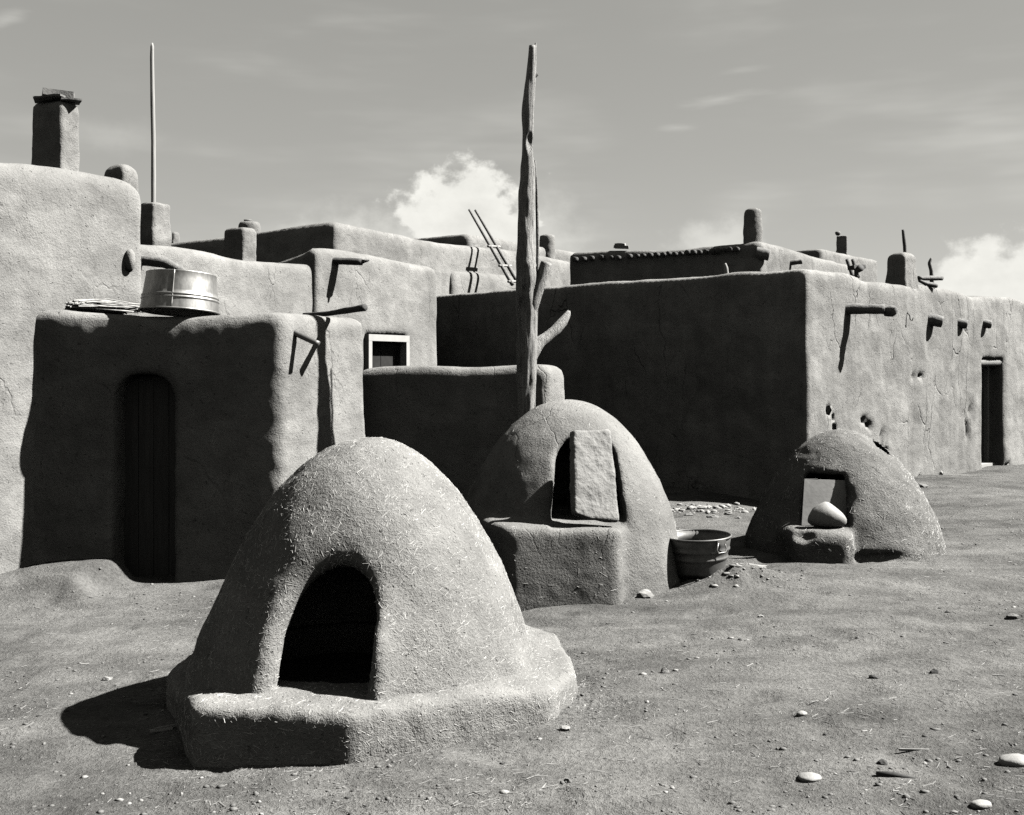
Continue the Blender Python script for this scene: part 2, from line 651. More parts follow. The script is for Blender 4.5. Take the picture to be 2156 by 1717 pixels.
def ground_z(x, y):
    x = np.asarray(x, float)
    y = np.asarray(y, float)
    g = -0.055 * np.minimum(softplus(-x - 0.6), 4.0) + 0.05 * np.minimum(softplus(x - 0.3), 1.9)
    g = g + gauss(x, y, 3.4, 13.2, 1.2, 1.2, -0.14)
    g = g + gauss(x, y, 5.6, 15.0, 1.4, 0.8, 0.05)
    g = g + gauss(x, y, 1.55, 7.98, 0.30, 0.15, 0.10) + gauss(x, y, 1.78, 8.02, 0.16, 0.12, 0.05) + 0.20 / (1 + np.exp(np.clip((x + 3.16 + 0.10 * np.sin(y * 9)) / 0.035, -40, 40))) / (1 + np.exp(np.clip(-(y - 8.42) / 0.10, -40, 40))) / (1 + np.exp(np.clip((y - 12.0) / 0.5, -40, 40)))
    g = g + gauss(x, y, 0.4, 7.3, 0.5, 0.3, 0.045) + gauss(x, y, -3.3, 9.0, 1.0, 0.6, 0.06)
    g = g + gauss(x, y, -0.1, 4.2, 0.45, 0.16, 0.025) + gauss(x, y, 0.35, 4.15, 0.3, 0.15, 0.03)
    sh = np.shape(x)
    p = np.stack([x.ravel(), y.ravel(), np.zeros(x.size)], 1)
    n = 0.014 * vnoise(p * np.array([1, 1.6, 1]), 0.9, 3) + 0.008 * vnoise(p * np.array([1, 1.5, 1]), 0.33, 4)
    n = n + 0.0045 * vnoise(p, 0.13, 5) + 0.0028 * vnoise(p, 0.055, 6)
    dent = vnoise(p * np.array([1, 1.15, 1]), 0.17, 7)
    n = n - 0.015 * np.clip((dent - 0.25) / 0.4, 0, 1) + 0.006 * vnoise(p * np.array([1, 2.2, 1]), 0.45, 8)
    near_heap = gauss(x, y, 1.62, 7.98, 0.34, 0.18, 1.0).ravel()
    n = n + near_heap * (0.03 * vnoise(p, 0.10, 91) + 0.02 * vnoise(p, 0.05, 92))
    fade = 1.0
    return g + n.reshape(sh) * fade


def grow(a, b, step, ratio, end):
    out = list(np.arange(a, b, step))
    s = step
    x = out[-1]
    while x < end:
        s *= ratio
        x += s
        out.append(x)
    return np.array(out)


gx = np.r_[-grow(5.0, 5.03, 0.03, 1.22, 400)[::-1], np.arange(-4.97, 5.0, 0.032), grow(5.0, 9.0, 0.06, 1.22, 400)]
gy = np.r_[3.4 - grow(0.03, 0.06, 0.03, 1.22, 400)[::-1], np.arange(3.4, 11.0, 0.032), grow(11.0, 20.0, 0.07, 1.22, 600)]
GX, GY = np.meshgrid(gx, gy, indexing='ij')
GZ = ground_z(GX, GY)
nx, ny = GX.shape
ii, jj = np.meshgrid(np.arange(nx - 1), np.arange(ny - 1), indexing='ij')
gq = np.stack([ii * ny + jj, (ii + 1) * ny + jj, (ii + 1) * ny + jj + 1, ii * ny + jj + 1], -1).reshape(-1, 4)
ground = mesh_obj("ground", np.stack([GX, GY, GZ], -1).reshape(-1, 3), gq, M_ground)
tag(ground, "packed bare earth yard strewn with straw and pebbles", "ground", kind="structure")


# ------------------------------------------------------------------ adobe houses
def planes_sdf(poly, k, batter):
    """Convex footprint (counter-clockwise) as a soft-cornered prism."""
    poly = np.asarray(poly, float)
    area = sum(poly[i][0] * poly[(i + 1) % len(poly)][1] - poly[(i + 1) % len(poly)][0] * poly[i][1] for i in range(len(poly)))
    if area < 0:
        poly = poly[::-1]

    def f(X, Y, Z):
        d = None
        for i in range(len(poly)):
            a, b = poly[i], poly[(i + 1) % len(poly)]
            e = unit(b - a)
            n = np.array([e[1], -e[0]])
            q = (X - a[0]) * n[0] + (Y - a[1]) * n[1] + batter * (Z - 1.0)
            d = q if d is None else smax(d, q, k)
        return d
    return f


def house_wall(name, root, poly, top, h=0.05, k=0.12, ktop=0.16, batter=0.02, mat=None, layers=None, seed=0, extra=None, cut=None, bottom=-0.45):
    poly = np.asarray(poly, float)
    base = planes_sdf(poly, k, batter)
    tf = top if callable(top) else (lambda X, Y: top)

    def f(X, Y, Z):
        d = smax(base(X, Y, Z), Z - tf(X, Y), ktop)
        if extra is not None:
            d = extra(d, X, Y, Z)
        if cut is not None:
            d = cut(d, X, Y, Z)
        return np.maximum(d, bottom - Z)
    tmax = np.max(tf(poly[:, 0], poly[:, 1])) + 0.3
    pad = 0.7 if extra is not None else 0.25
    lo = [poly[:, 0].min() - pad, poly[:, 1].min() - pad, bottom - 0.1]
    hi = [poly[:, 0].max() + pad, poly[:, 1].max() + pad, tmax]
    v, q = surfnets(f, lo, hi, h)
    v = rough(v, q, layers or [(0.9, 0.018), (0.35, 0.009), (0.13, 0.005)], seed)
    return mesh_obj(name, v, q, mat or M_wall, root)


def quad_foot(C, ul, L, us, W):
    """Footprint from the near corner: L along the sunlit face, W along the shaded one."""
    C, ul, us = map(np.asarray, (C, ul, us))
    return [C, C + ul * L, C + ul * L + us * W, C + us * W]


def chimney(root, u0, u1, ucorner, vtop, depth, zbase, ul=(0.62, 0.785), taper=0.03, seed=0, h=0.02, k=0.035, rnd=False, ktop=0.06):
    """Chimney between picture columns u0..u1, lit/shaded edge at ucorner, rotated with its house."""
    ul = unit(ul)
    us = np.array([-ul[1], ul[0]])
    ztop = zat(vtop, depth)
    if rnd:
        c = at((u0 + u1) / 2, HY, depth)[:2]
        r = (u1 - u0) / 2 / F * depth

        def base(X, Y, Z):
            return np.hypot(X - c[0], Y - c[1]) - r - taper * (ztop - Z) * 0.6
        lo, hi = c - r * 1.9, c + r * 1.9
    else:
        C = at(ucorner, HY, depth)[:2]
        a, _ = hit(C, ul, u1)
        b, _ = hit(C, us, u0)
        L, W = np.linalg.norm(a - C), np.linalg.norm(b - C)
        poly = np.array([C, C + ul * L, C + ul * L + us * W, C + us * W])
        pf = planes_sdf(poly, k, taper)

        def base(X, Y, Z):
            return pf(X, Y, Z - ztop + 1.0 + 0.0)
        lo, hi = poly.min(0) - 0.12, poly.max(0) + 0.12

    def f(X, Y, Z):
        return np.maximum(smax(base(X, Y, Z), Z - ztop, ktop), zbase - Z)
    v, q = surfnets(f, [lo[0], lo[1], zbase - 0.05], [hi[0], hi[1], ztop + 0.08], h)
    v = rough(v, q, [(0.3, 0.014), (0.12, 0.007), (0.05, 0.003)], seed)
    return mesh_obj("chimney", v, q, M_far if depth > 13 else M_wall, root), ztop


VDIR = unit([0.975, -0.22, 0])


def spout(name, root, C, ul, u_root, v_root, u_tip, v_tip, r, mat, vdir=VDIR, wob=0.08, seed=0, r2=None, bend=0.0, embed=0.15, squash=1.0):
    """A log or drain spout growing out of a wall face."""
    p, _ = hit(np.asarray(C), np.asarray(ul), u_root)
    root_p = np.array([p[0], p[1], zat(v_root, p[1])])
    k = (u_tip - CX) / F
    L = (k * p[1] - p[0]) / (vdir[0] - k * vdir[1])
    tip = root_p + vdir * L
    tip[2] = zat(v_tip, tip[1])
    d = unit(tip - root_p)
    path = [root_p - d * embed, root_p, (root_p + tip) / 2 + np.array([0, 0, bend]), tip]
    P, R = resample(path, [r, r, r, r2 or r], 14)
    v, f = tube_geo(P, R, 14, wob, seed, squash=squash)
    return mesh_obj(name, v, f, mat, root), root_p, tip


S_LEFT = unit([0.543, 0.84])

# --- tall house at the left edge
B1C = np.array([-3.21, 9.83])
B1U = S_LEFT
h1 = thing("adobe_house", (B1C[0] - 1.5, B1C[1] + 0.5, 0), "tall adobe house at the left edge with slab-capped chimney", "house")
poly1 = quad_foot(B1C, -B1U, 4.6, [-0.84, 0.543], 3.6)


def top1(X, Y):
    return 3.235 + 0.03 * np.sin(X * 2.1 + Y)


house_wall("wall", h1, poly1, top1, h=0.04, k=0.05, ktop=0.20, batter=0.003, seed=1)
ch, zt = chimney(h1, 68, 166, 128, 210, 9.85, 2.9, ul=(0.45, 0.89), seed=2, k=0.03, ktop=0.06, taper=0.02)
c0 = at(116, 206, 10.42)
for i, (du, dv, w, d_, t, rz) in enumerate(((-22, 3, 0.085, 0.10, 0.008, 0.3), (6, 2, 0.10, 0.12, 0.008, -0.2), (32, 6, 0.085, 0.10, 0.008, 0.5))):
    c = at(116 + du, 207 + dv, 9.97)
    a = np.array([[math.cos(rz), math.sin(rz), 0.06], [-math.sin(rz), math.cos(rz), 0.0], [-0.06, 0, 1]])
    v, f = box_geo(c, a, (w, d_, t), 0.012, i)
    mesh_obj("cap_slab", v, f, M_stone_mid, ch, smooth=False)
v, f = box_geo(at(122, 200.5, 9.97), [[0.9, 0.42, 0.02], [-0.42, 0.9, 0], [0, 0, 1]], (0.13, 0.09, 0.028), 0.02, 9)
mesh_obj("cap_stone", v, f, M_stone_mid, ch)
# plastered log end on the lit face
p, _ = hit(B1C, B1U, 272)
c = np.array([p[0], p[1], zat(548, p[1])])
v, f = rock_geo(c, (0.05, 0.05, 0.10), 0, 5, 0.15)
mesh_obj("viga", v, f, M_wall, h1)

# --- low entrance room with the dark doorway
C2 = np.array([-1.83, 8.9])
U2 = unit([0.5, 0.866])
US2 = unit([-1.0, 0.015])
h2 = thing("adobe_house", (-2.6, 9.6, 0), "low flat-roofed adobe room with dark arched doorway and overturned tub on top", "house")
poly2 = [C2, C2 + U2 * 1.12, C2 + U2 * 1.12 + np.array([-2.2, 1.2]), C2 + US2 * 2.9 + np.array([0, 1.4]), C2 + US2 * 2.9]


def top2(X, Y):
    s = (X - C2[0]) * US2[0] + (Y - C2[1]) * US2[1]
    return 2.055 - 0.035 * np.exp(-((s - 0.9) / 0.5) ** 2) + 0.03 * np.clip(s - 1.5, 0, 1)


def cut2(d, X, Y, Z):
    s = (X - C2[0]) * US2[0] + (Y - C2[1]) * US2[1]
    t = -(X - C2[0]) * US2[1] + (Y - C2[1]) * US2[0]     # outward from the front
    w = np.abs(s - 1.10) - 0.235
    door = smax(w, Z - 1.55, 0.22)
    door = smax(door, -t - 0.30, 0.03)
    d = smax(d, -door, 0.07)
    return d


def extra2(d, X, Y, Z):
    return d


house_wall("wall", h2, poly2, top2, h=0.03, k=0.06, ktop=0.11, batter=0.012, seed=4, cut=cut2, extra=extra2,
           layers=[(0.8, 0.014), (0.3, 0.007), (0.11, 0.005), (0.06, 0.003)])
dc = C2 + US2 * 1.10 + np.array([0.015, 1.0]) * 0.27
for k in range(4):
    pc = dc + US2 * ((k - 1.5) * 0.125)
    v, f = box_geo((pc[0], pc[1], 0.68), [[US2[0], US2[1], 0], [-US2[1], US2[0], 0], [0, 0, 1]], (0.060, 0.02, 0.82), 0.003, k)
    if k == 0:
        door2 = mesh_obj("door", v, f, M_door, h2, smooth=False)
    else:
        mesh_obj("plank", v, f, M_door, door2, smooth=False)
spout("drain_pipe", h2, C2, U2, 624, 703, 671, 725, 0.024, M_galv_dull, wob=0.0, seed=3)

# --- middle house: two joined sections
C3 = np.array([-2.25, 12.85])
U3_ = unit([0.529, 0.849])
US3 = unit([-0.85, 0.53])
h3 = thing("adobe_house", (-2.0, 14.0, 0), "adobe house with small white-framed window behind the low yard wall", "house")
poly3 = quad_foot(C3, U3_, 2.46, US3, 3.6)
pw0, sw0 = hit(C3, U3_, 770)
pw1, sw1 = hit(C3, U3_, 856)
zw1 = zat(704, pw0[1])
zw0 = zw1 - 0.62


def top3(X, Y):
    s = (X - C3[0]) * US3[0] + (Y - C3[1]) * US3[1]
    return 2.99 - 0.22 * np.clip((s - 0.15) / 1.0, 0, 1) ** 0.7 + 0.03 * np.sin(Y * 2)


N3 = np.array([U3_[1], -U3_[0]])


def cut3(d, X, Y, Z):
    s = (X - C3[0]) * U3_[0] + (Y - C3[1]) * U3_[1]
    t = (X - C3[0]) * N3[0] + (Y - C3[1]) * N3[1]
    w = np.maximum(np.abs(s - (sw0 + sw1) / 2) - (sw1 - sw0) / 2, np.abs(Z - (zw0 + zw1) / 2) - (zw1 - zw0) / 2)
    w = np.maximum(w, -t - 0.22)
    return np.maximum(d, -w)


house_wall("wall", h3, poly3, top3, h=0.045, k=0.09, ktop=0.12, seed=6, cut=cut3, batter=0.012)
win = thing("window", (pw0[0], pw0[1], zw0), None, None)
win.parent = h3
win.location = np.array([pw0[0], pw0[1], zw0]) - np.array(h3["_w"])
wc = (pw0 + pw1) / 2
ax3 = [[U3_[0], U3_[1], 0], [-U3_[1], U3_[0], 0], [0, 0, 1]]
hw = (sw1 - sw0) / 2
inset = -0.012
for nm, ds, dz, a, b in (("frame_board", 0, zw1 - 0.04, hw, 0.04), ("frame_board", 0, zw0 + 0.04, hw, 0.04),
                         ("frame_board", -hw + 0.032, (zw0 + zw1) / 2, 0.032, (zw1 - zw0) / 2 - 0.082), ("frame_board", hw - 0.032, (zw0 + zw1) / 2, 0.032, (zw1 - zw0) / 2 - 0.082)):
    c = wc + U3_ * ds + N3 * 0.0
    v, f = box_geo((c[0], c[1], dz), ax3, (a, 0.05, b), 0.0)
    mesh_obj(nm, v, f, M_white, win, smooth=False)
for sgn in (-1, 1):
    c = wc - N3 * 0.10 + U3_ * sgn * (hw - 0.06) / 2
    v, f = box_geo((c[0], c[1], (zw0 + zw1) / 2), ax3, ((hw - 0.07) / 2, 0.006, (zw1 - zw0) / 2 - 0.06), 0.0)
    mesh_obj("pane", v, f, M_glass, win, smooth=False)
sp, rp, tp = spout("drain_spout", h3, C3, U3_, 711, 550, 762, 552, 0.055, M_darkwood, seed=5, squash=0.75)
v, f = tube_geo([tp - VDIR * 0.02, tp + VDIR * 0.09 + np.array([0, 0, 0.02])], [0.03, 0.012], 7)
mesh_obj("splintered_end", v, f, M_log, sp)
chimney(h3, 472, 540, 511, 478, 14.3, 2.5, ul=U3_, seed=8)

C3A = np.array([-3.53, 10.6])
U3A = unit([0.474, 0.88])
h3a = thing("adobe_house", (-4.0, 12.0, 0), "adobe house wall with bent log spout beside the tall left house", "house")
house_wall("wall", h3a, [C3A + U3A * -0.4, C3A + U3A * 2.98, C3A + U3A * 2.98 + np.array([-2.4, 1.2]), C3A + U3A * -0.4 + np.array([-2.4, 1.2])],
           lambda X, Y: 2.80 + 0.02 * np.sin(Y * 3), h=0.05, k=0.1, ktop=0.10, seed=7, batter=0.01)
chimney(h3a, 215, 294, 258, 338, 10.9, 2.4, ul=(0.5, 0.86), seed=3, k=0.05, ktop=0.14, taper=0.02)
chimney(h3a, 294, 360, 322, 425, 12.0, 2.5, ul=(0.5, 0.86), seed=9, ktop=0.03, k=0.03)
sp, rp, tp = spout("bent_log_spout", h3a, C3A, U3A, 300, 549, 398, 580, 0.050, M_log, wob=0.12, seed=11, r2=0.03, bend=0.045)

# --- low yard wall
yw = thing("yard_wall", (-0.5, 9.8, 0), "low rounded adobe yard wall behind the bare tree trunk", "wall")
W0 = np.array([-1.45, 10.12])
W1 = np.array([0.303, 9.72])
wd = unit(W1 - W0)
wn = np.array([wd[1], -wd[0]])
wback = unit([0.5, 0.866]) * 0.38
house_wall("wall", yw, [W0, W1, W1 + wback, W0 + wback], lambda X, Y: 1.615 + 0.012 * np.sin(X * 5), h=0.03, k=0.07, ktop=0.11, seed=10, batter=0.012)

# --- big house on the right
C4 = np.array([3.47, 13.2])
U4 = unit([0.705, 0.709])
US4 = unit([-0.707, 0.707])
N4 = np.array([U4[1], -U4[0]])
h4 = thing("adobe_house", (4.5, 16.5, 0), "long cracked adobe house on the right with projecting roof logs and doorway", "house")
poly4 = quad_foot(C4, U4, 11.0, US4, 9.0)
pd0, sd0 = hit(C4, U4, 2071)
pd1, sd1 = hit(C4, U4, 2114)
zd1 = zat(757, pd0[1])
holes = []
for (u, v_, ru, rv) in ((1747, 866, 7, 9), (1757, 886, 8, 12), (1762, 905, 4, 10), (1826, 888, 12, 9), (1835, 902, 5, 8), (1858, 925, 5, 14), (1866, 945, 5, 9),
                        (1936, 1005, 6, 6), (1945, 1015, 6, 5), (2036, 900, 3, 14), (2040, 870, 3, 8), (1928, 790, 14, 10), (2120, 980, 8, 7)):
    p, s = hit(C4, U4, u)
    sc = p[1] / F
    for _ in range(4):
        holes.append((s + random.uniform(-1, 1) * ru * sc * 1.2, zat(v_, p[1]) + random.uniform(-1, 1) * rv * sc, max(0.035, ru * sc * random.uniform(0.4, 0.8)), max(0.03, rv * sc * random.uniform(0.35, 0.7))))


def top4(X, Y):
    s = (X - C4[0]) * U4[0] + (Y - C4[1]) * U4[1]
    return 2.765 + 0.025 * np.sin(s * 2.3) + 0.012 * np.sin(s * 6.1 + 1) - 0.01 * s


def cut4(d, X, Y, Z):
    s = (X - C4[0]) * U4[0] + (Y - C4[1]) * U4[1]
    t = (X - C4[0]) * N4[0] + (Y - C4[1]) * N4[1]
    w = np.maximum(np.abs(s - (sd0 + sd1) / 2) - (sd1 - sd0) / 2, Z - zd1)
    w = np.maximum(w, -t - 0.34)
    d = smax(d, -w, 0.04)
    for (hs, hz, ra, rb) in holes:
        q = (np.sqrt(((s - hs) / ra) ** 2 + ((Z - hz) / rb) ** 2 + (t / 0.12) ** 2) - 1) * min(ra, rb)
        d = np.maximum(d, -q)
    return d


house_wall("wall", h4, poly4, top4, h=0.06, k=0.035, ktop=0.08, seed=12, cut=cut4, mat=M_crack, batter=0.008,
           layers=[(1.1, 0.03), (0.4, 0.016), (0.17, 0.008)])
for (ur, vr, ut, vt, r, seed) in ((1792, 651, 1862, 651, 0.066, 1), (1957, 673, 1984, 678, 0.085, 2), (2020, 681, 2036, 684, 0.070, 3), (2073, 682, 2087, 684, 0.062, 4)):
    sp, rp, tp = spout("viga", h4, C4, U4, ur, vr, ut, vt, r, M_log, wob=0.1, seed=seed, r2=r * 0.9)
    if seed == 1:
        v, f = rock_geo(tp + VDIR * 0.05 - np.array([0, 0, 0.03]), (0.1, 0.05, 0.07), -0.5, 3, 0.4, ICO2)
        mesh_obj("splintered_end", v, f, M_log, sp)
p, _ = hit(C4, U4, 1909)
z0 = zat(668, p[1])
pp = np.array([[p[0], p[1], z0 + 0.07], [p[0] + 0.03, p[1] - 0.03, z0 + 0.02], [p[0] + 0.035, p[1] - 0.04, z0 - 0.04], [p[0] + 0.06, p[1] - 0.04, z0 - 0.05], [p[0] + 0.07, p[1] - 0.05, z0 - 0.01]])
v, f = tube_geo(pp, 0.008, 6)
mesh_obj("hook", v, f, M_darkwood, h4)
# doorway on the lit face
dmid = (pd0 + pd1) / 2
ax4 = [[U4[0], U4[1], 0], [-U4[1], U4[0], 0], [0, 0, 1]]
hwd = (sd1 - sd0) / 2
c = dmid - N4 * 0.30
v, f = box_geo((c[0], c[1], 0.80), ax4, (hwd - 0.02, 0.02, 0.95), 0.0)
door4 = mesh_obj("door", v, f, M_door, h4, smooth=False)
c = dmid - N4 * 0.25 + U4 * (hwd - 0.05)
v, f = box_geo((c[0], c[1], 0.8), ax4, (0.03, 0.03, 0.9), 0.0)
mesh_obj("door_post", v, f, M_white, door4, smooth=False)
c = dmid - N4 * 0.22
v, f = box_geo((c[0], c[1], 0.115), ax4, (hwd - 0.03, 0.10, 0.03), 0.0)
mesh_obj("threshold", v, f, M_white, door4, smooth=False)
c = dmid - N4 * 0.10
a0 = np.array([c[0], c[1], zd1 - 0.05]) - np.array([U4[0], U4[1], 0]) * (hwd + 0.1)
a1 = np.array([c[0], c[1], zd1 - 0.04]) + np.array([U4[0], U4[1], 0]) * (hwd + 0.1)
P, R = resample([a0, a1], [0.06, 0.065], 10)
v, f = tube_geo(P, R, 10, 0.06, 2)
mesh_obj("lintel", v, f, M_log, h4)
ch, zt = chimney(h4, 1866, 1931, 1906, 530, 15.1, 2.4, ul=U4, seed=13, ktop=0.10, k=0.04)
# lower block on its roof, seen between the middle house and the trunk
h4b = thing("adobe_parapet", (-0.6, 19.5, 2.7), "short rounded adobe parapet on the roof left of the ladder", "parapet")
CB = at(952, HY, 18.3)[:2]
house_wall("wall", h4b, quad_foot(CB, unit([0.6, 0.8]), 2.6, unit([-0.8, 0.6]), 1.2), 3.24, h=0.05, k=0.12, ktop=0.15, seed=14, bottom=2.2, mat=M_far)

# --- second-storey rooms
CU1 = np.array([-2.53, 16.0])
UU1 = unit([0.543, 0.84])
hu1 = thing("adobe_house", (-2.0, 18.0, 0), "upper-storey adobe house behind the ladder with long sunlit wall", "house")
house_wall("wall", hu1, quad_foot(CU1, UU1, 7.0, unit([-0.86, 0.5]), 5.0), lambda X, Y: 3.69 + 0.03 * np.sin(Y * 1.3) - 0.03 * np.clip(-X - 3, 0, 3), h=0.07, k=0.06, ktop=0.10, seed=15, mat=M_far)
chimney(hu1, 504, 546, 530, 468, 18.6, 3.3, seed=16, rnd=True, h=0.025, taper=0.1)
v, f = rock_geo(at(522, 465.5, 18.6), (0.075, 0.07, 0.03), 0.3, 3, 0.2, ICO2)
mesh_obj("cap_stone", v, f, M_stone_mid, hu1)
chimney(hu1, 361, 379, 364, 486, 19.5, 3.2, seed=17, h=0.025)
CU2 = at(986, HY, 21.0)[:2]
hu2 = thing("adobe_house", (0.5, 23.0, 0), "farthest adobe house whose roof corner rises beside the ladder top", "house")
house_wall("wall", hu2, quad_foot(CU2, unit([0.55, 0.83]), 6.0, unit([-0.79, 0.61]), 3.0), 4.15, h=0.07, k=0.08, ktop=0.10, seed=18, mat=M_far)
chimney(hu2, 1136, 1168, 1158, 495, 23.6, 3.6, seed=19, rnd=True, h=0.03, taper=0.02)

CU3 = np.array([4.02, 18.0])
UU3 = unit([0.6, 0.8])
US3_ = unit([-0.905, 0.425])
hu3 = thing("adobe_house", (3.0, 20.0, 0), "upper adobe room with row of pole ends under its dark parapet", "house")


def topu3(X, Y):
    s = (X - CU3[0]) * US3_[0] + (Y - CU3[1]) * US3_[1]
    return 3.60 + 0.06 * np.exp(-(s / 0.35) ** 2) + 0.02 * np.sin(s * 3) + 0.03 * (s / 3.4)


house_wall("wall", hu3, quad_foot(CU3, UU3, 4.5, US3_, 3.45), topu3, h=0.055, k=0.07, ktop=0.10, seed=20, mat=M_far, bottom=2.0)
chimney(hu3, 1568, 1602, 1590, 441, 18.35, 3.4, seed=21, rnd=True, h=0.022, taper=0.06)
k = 0
u = 1212.0
while u < 1562:
    p, s = hit(CU3, US3_, u)
    z = zat(541 - (u - 1212) / 350 * 22 + random.uniform(-1.5, 1.5), p[1]) - 0.05
    n = np.array([US3_[1], -US3_[0]])
    n = n if n[1] < 0 else -n
    a = np.array([p[0], p[1], z]) - np.array([n[0], n[1], 0]) * 0.12
    b = np.array([p[0], p[1], z]) + np.array([n[0], n[1], 0]) * random.uniform(0.035, 0.085)
    v, f = tube_geo([a, (a + b) / 2, b], random.uniform(0.026, 0.045), 9, 0.06, k)
    mesh_obj("viga", v, f, M_darkwood, hu3)
    u += random.uniform(11.5, 14.5) if u > 1330 else random.uniform(14, 24)
    k += 1
spout("viga", hu3, CU3, UU3, 1611, 536, 1620, 538, 0.09, M_log, seed=6)
sp, rp, tp = spout("drain_spout", hu3, CU3, UU3, 1671, 553, 1689, 551, 0.045, M_log, seed=7)
CU4 = at(1731, HY, 22.0)[:2]
hu4 = thing("adobe_house", (6.5, 24.0, 0), "small far adobe room with slim chimney at right end of the roofs", "house")
house_wall("wall", hu4, quad_foot(CU4, unit([0.62, 0.785]), 3.2, unit([-0.75, 0.66]), 2.5), 3.98, h=0.07, k=0.05, ktop=0.06, seed=22, mat=M_far, bottom=2.0)
chimney(hu4, 1759, 1785, 1783, 494, 23.2, 3.4, ul=(0.62, 0.785), seed=23, h=0.025, k=0.04, ktop=0.04, taper=0.02)
v, f = rock_geo(at(1764, 492, 23.3), (0.06, 0.06, 0.05), 0, 3, 0.2, ICO2)
mesh_obj("cap_stone", v, f, M_stone_mid, hu4)


# ------------------------------------------------------------------ beehive ovens
def scatter_straw(name, root, v, q, n, lmin, lmax, wmin, wmax, mat, zmin=-9, weight=None, seed=0, lift=0.6, part=True):
    """Bits of chopped straw pressed into a plaster surface: small three-sided slivers."""
    rng = np.random.default_rng(seed)
    a, b, c, d = (v[q[:, i]] for i in range(4))
    fn = np.cross(c - a, d - b)
    area = np.linalg.norm(fn, axis=1)
    ctr = (a + b + c + d) / 4
    w = area * (ctr[:, 2] > zmin)
    if weight is not None:
        w = w * weight(ctr, fn / np.maximum(area, 1e-9)[:, None])
    pick = rng.choice(len(q), n, p=w / w.sum())
    s, t = rng.random((2, n, 1))
    pos = (a[pick] * (1 - s) + b[pick] * s) * (1 - t) + (d[pick] * (1 - s) + c[pick] * s) * t
    nn = fn[pick] / area[pick][:, None]
    return slivers(name, root, pos, nn, rng, lmin, lmax, wmin, wmax, mat, lift)


def slivers(name, root, pos, nn, rng, lmin, lmax, wmin, wmax, mat, lift):
    n = len(pos)
    r = rng.normal(size=(n, 3))
    t1 = np.cross(nn, r)
    t1 /= np.linalg.norm(t1, axis=1)[:, None]
    t1 = t1 + nn * rng.normal(0, 0.10, (n, 1))
    t1 /= np.linalg.norm(t1, axis=1)[:, None]
    t2 = np.cross(nn, t1)
    L = (lmin + (lmax - lmin) * rng.random((n, 1)) ** 2.2) / 2
    W = (wmin + (wmax - wmin) * rng.random((n, 1))) / 2
    up = nn * W * lift * 2
    V = np.stack([pos - t1 * L - t2 * W, pos - t1 * L + t2 * W, pos - t1 * L + up,
                  pos + t1 * L - t2 * W, pos + t1 * L + t2 * W, pos + t1 * L + up], 1).reshape(-1, 3)
    base = np.arange(n)[:, None] * 6
    quads = np.concatenate([base + np.array([[0, 3, 5, 2]]), base + np.array([[2, 5, 4, 1]])])
    o = mesh_obj(name, V, quads, mat, root, smooth=False)
    o["kind"] = "stuff"
    return o


def dome_sdf(cx, cy, z0, R, H, p, q):
    def f(X, Y, Z):
        rho = np.hypot(X - cx, Y - cy) / R
        zz = np.clip((Z - z0) / H, -0.4, None)
        g = rho ** p + np.sign(zz) * np.abs(zz) ** q
        return (np.sign(g) * np.abs(g) ** (1.0 / p) - 1) * R * 0.8
    return f


def polyf(pts, k):
    return planes_sdf(pts, k, 0.015)


# --- nearest oven, with a plinth
O1 = np.array([-0.748, 5.62])
o1 = thing("beehive_oven", (O1[0], O1[1], -0.02), "large straw-flecked adobe beehive oven in front with open black mouth", "oven", "outdoor beehive ovens")
d1 = dome_sdf(O1[0], O1[1], 0.0, 0.89, 1.262, 2.0, 1.19)
D1 = unit([-0.30, -0.954])   # direction the mouth looks
P1 = np.array([-D1[1], D1[0]])


def f_o1(X, Y, Z):
    # lean the crown a touch to the right as in life
    d = d1(X - 0.03 * np.clip(Z, 0, 1.3), Y, Z)
    t = (X - O1[0]) * D1[0] + (Y - O1[1]) * D1[1]
    s = (X - O1[0]) * P1[0] + (Y - O1[1]) * P1[1]
    s = s - 0.150
    # thick doorway collar
    arch = np.sqrt((s / 0.285) ** 2 + (np.maximum(Z - 0.30, 0) / 0.36) ** 2)
    collar = smax((arch - 1) * 0.28, t - 0.82 + 0.10 * Z, 0.10)
    collar = np.maximum(collar, 0.2 - t)
    d = smin(d, collar, 0.10)
    inner = dome_sdf(O1[0], O1[1], 0.0, 0.70, 1.05, 2.0, 1.4)(X, Y, Z)
    hole = np.sqrt((s / 0.215) ** 2 + (np.maximum(Z - 0.36, 0) / 0.335) ** 2)
    hole = np.maximum((hole - 1) * 0.20, 0.1 - t)
    void = np.maximum(inner, 0.03 - Z)
    d = np.maximum(d, -void)
    d = smax(d, -np.maximum(hole, 0.19 - Z), 0.10)
    return np.maximum(d, -0.15 - Z)


v, q = surfnets(f_o1, [O1[0] - 1.05, O1[1] - 1.1, -0.2], [O1[0] + 1.05, O1[1] + 1.05, 1.35], 0.018)
v = rough(v, q, [(0.5, 0.014), (0.16, 0.006), (0.06, 0.003)], 31)
dome1 = mesh_obj("dome", v, q, M_horno_straw, o1)
rad1 = lambda c, n: ((np.hypot(c[:, 0] - O1[0], c[:, 1] - O1[1]) / 0.8) ** 2 + (np.clip(c[:, 2], 0, 9) / 1.12) ** 1.2 > 0.80) * 1.0
scatter_straw("straw_flecks", o1, v, q, 21000, 0.006, 0.046, 0.0012, 0.0032, M_straw, 0.1, rad1, 1, 0.35)
plinth = np.array([[-0.66, 4.57], [0.16, 5.08], [0.30, 5.42], [0.24, 6.2], [-0.4, 6.65], [-1.35, 6.5], [-1.72, 6.0], [-1.69, 5.55], [-1.32, 4.675]])
pf1 = polyf(plinth, 0.03)


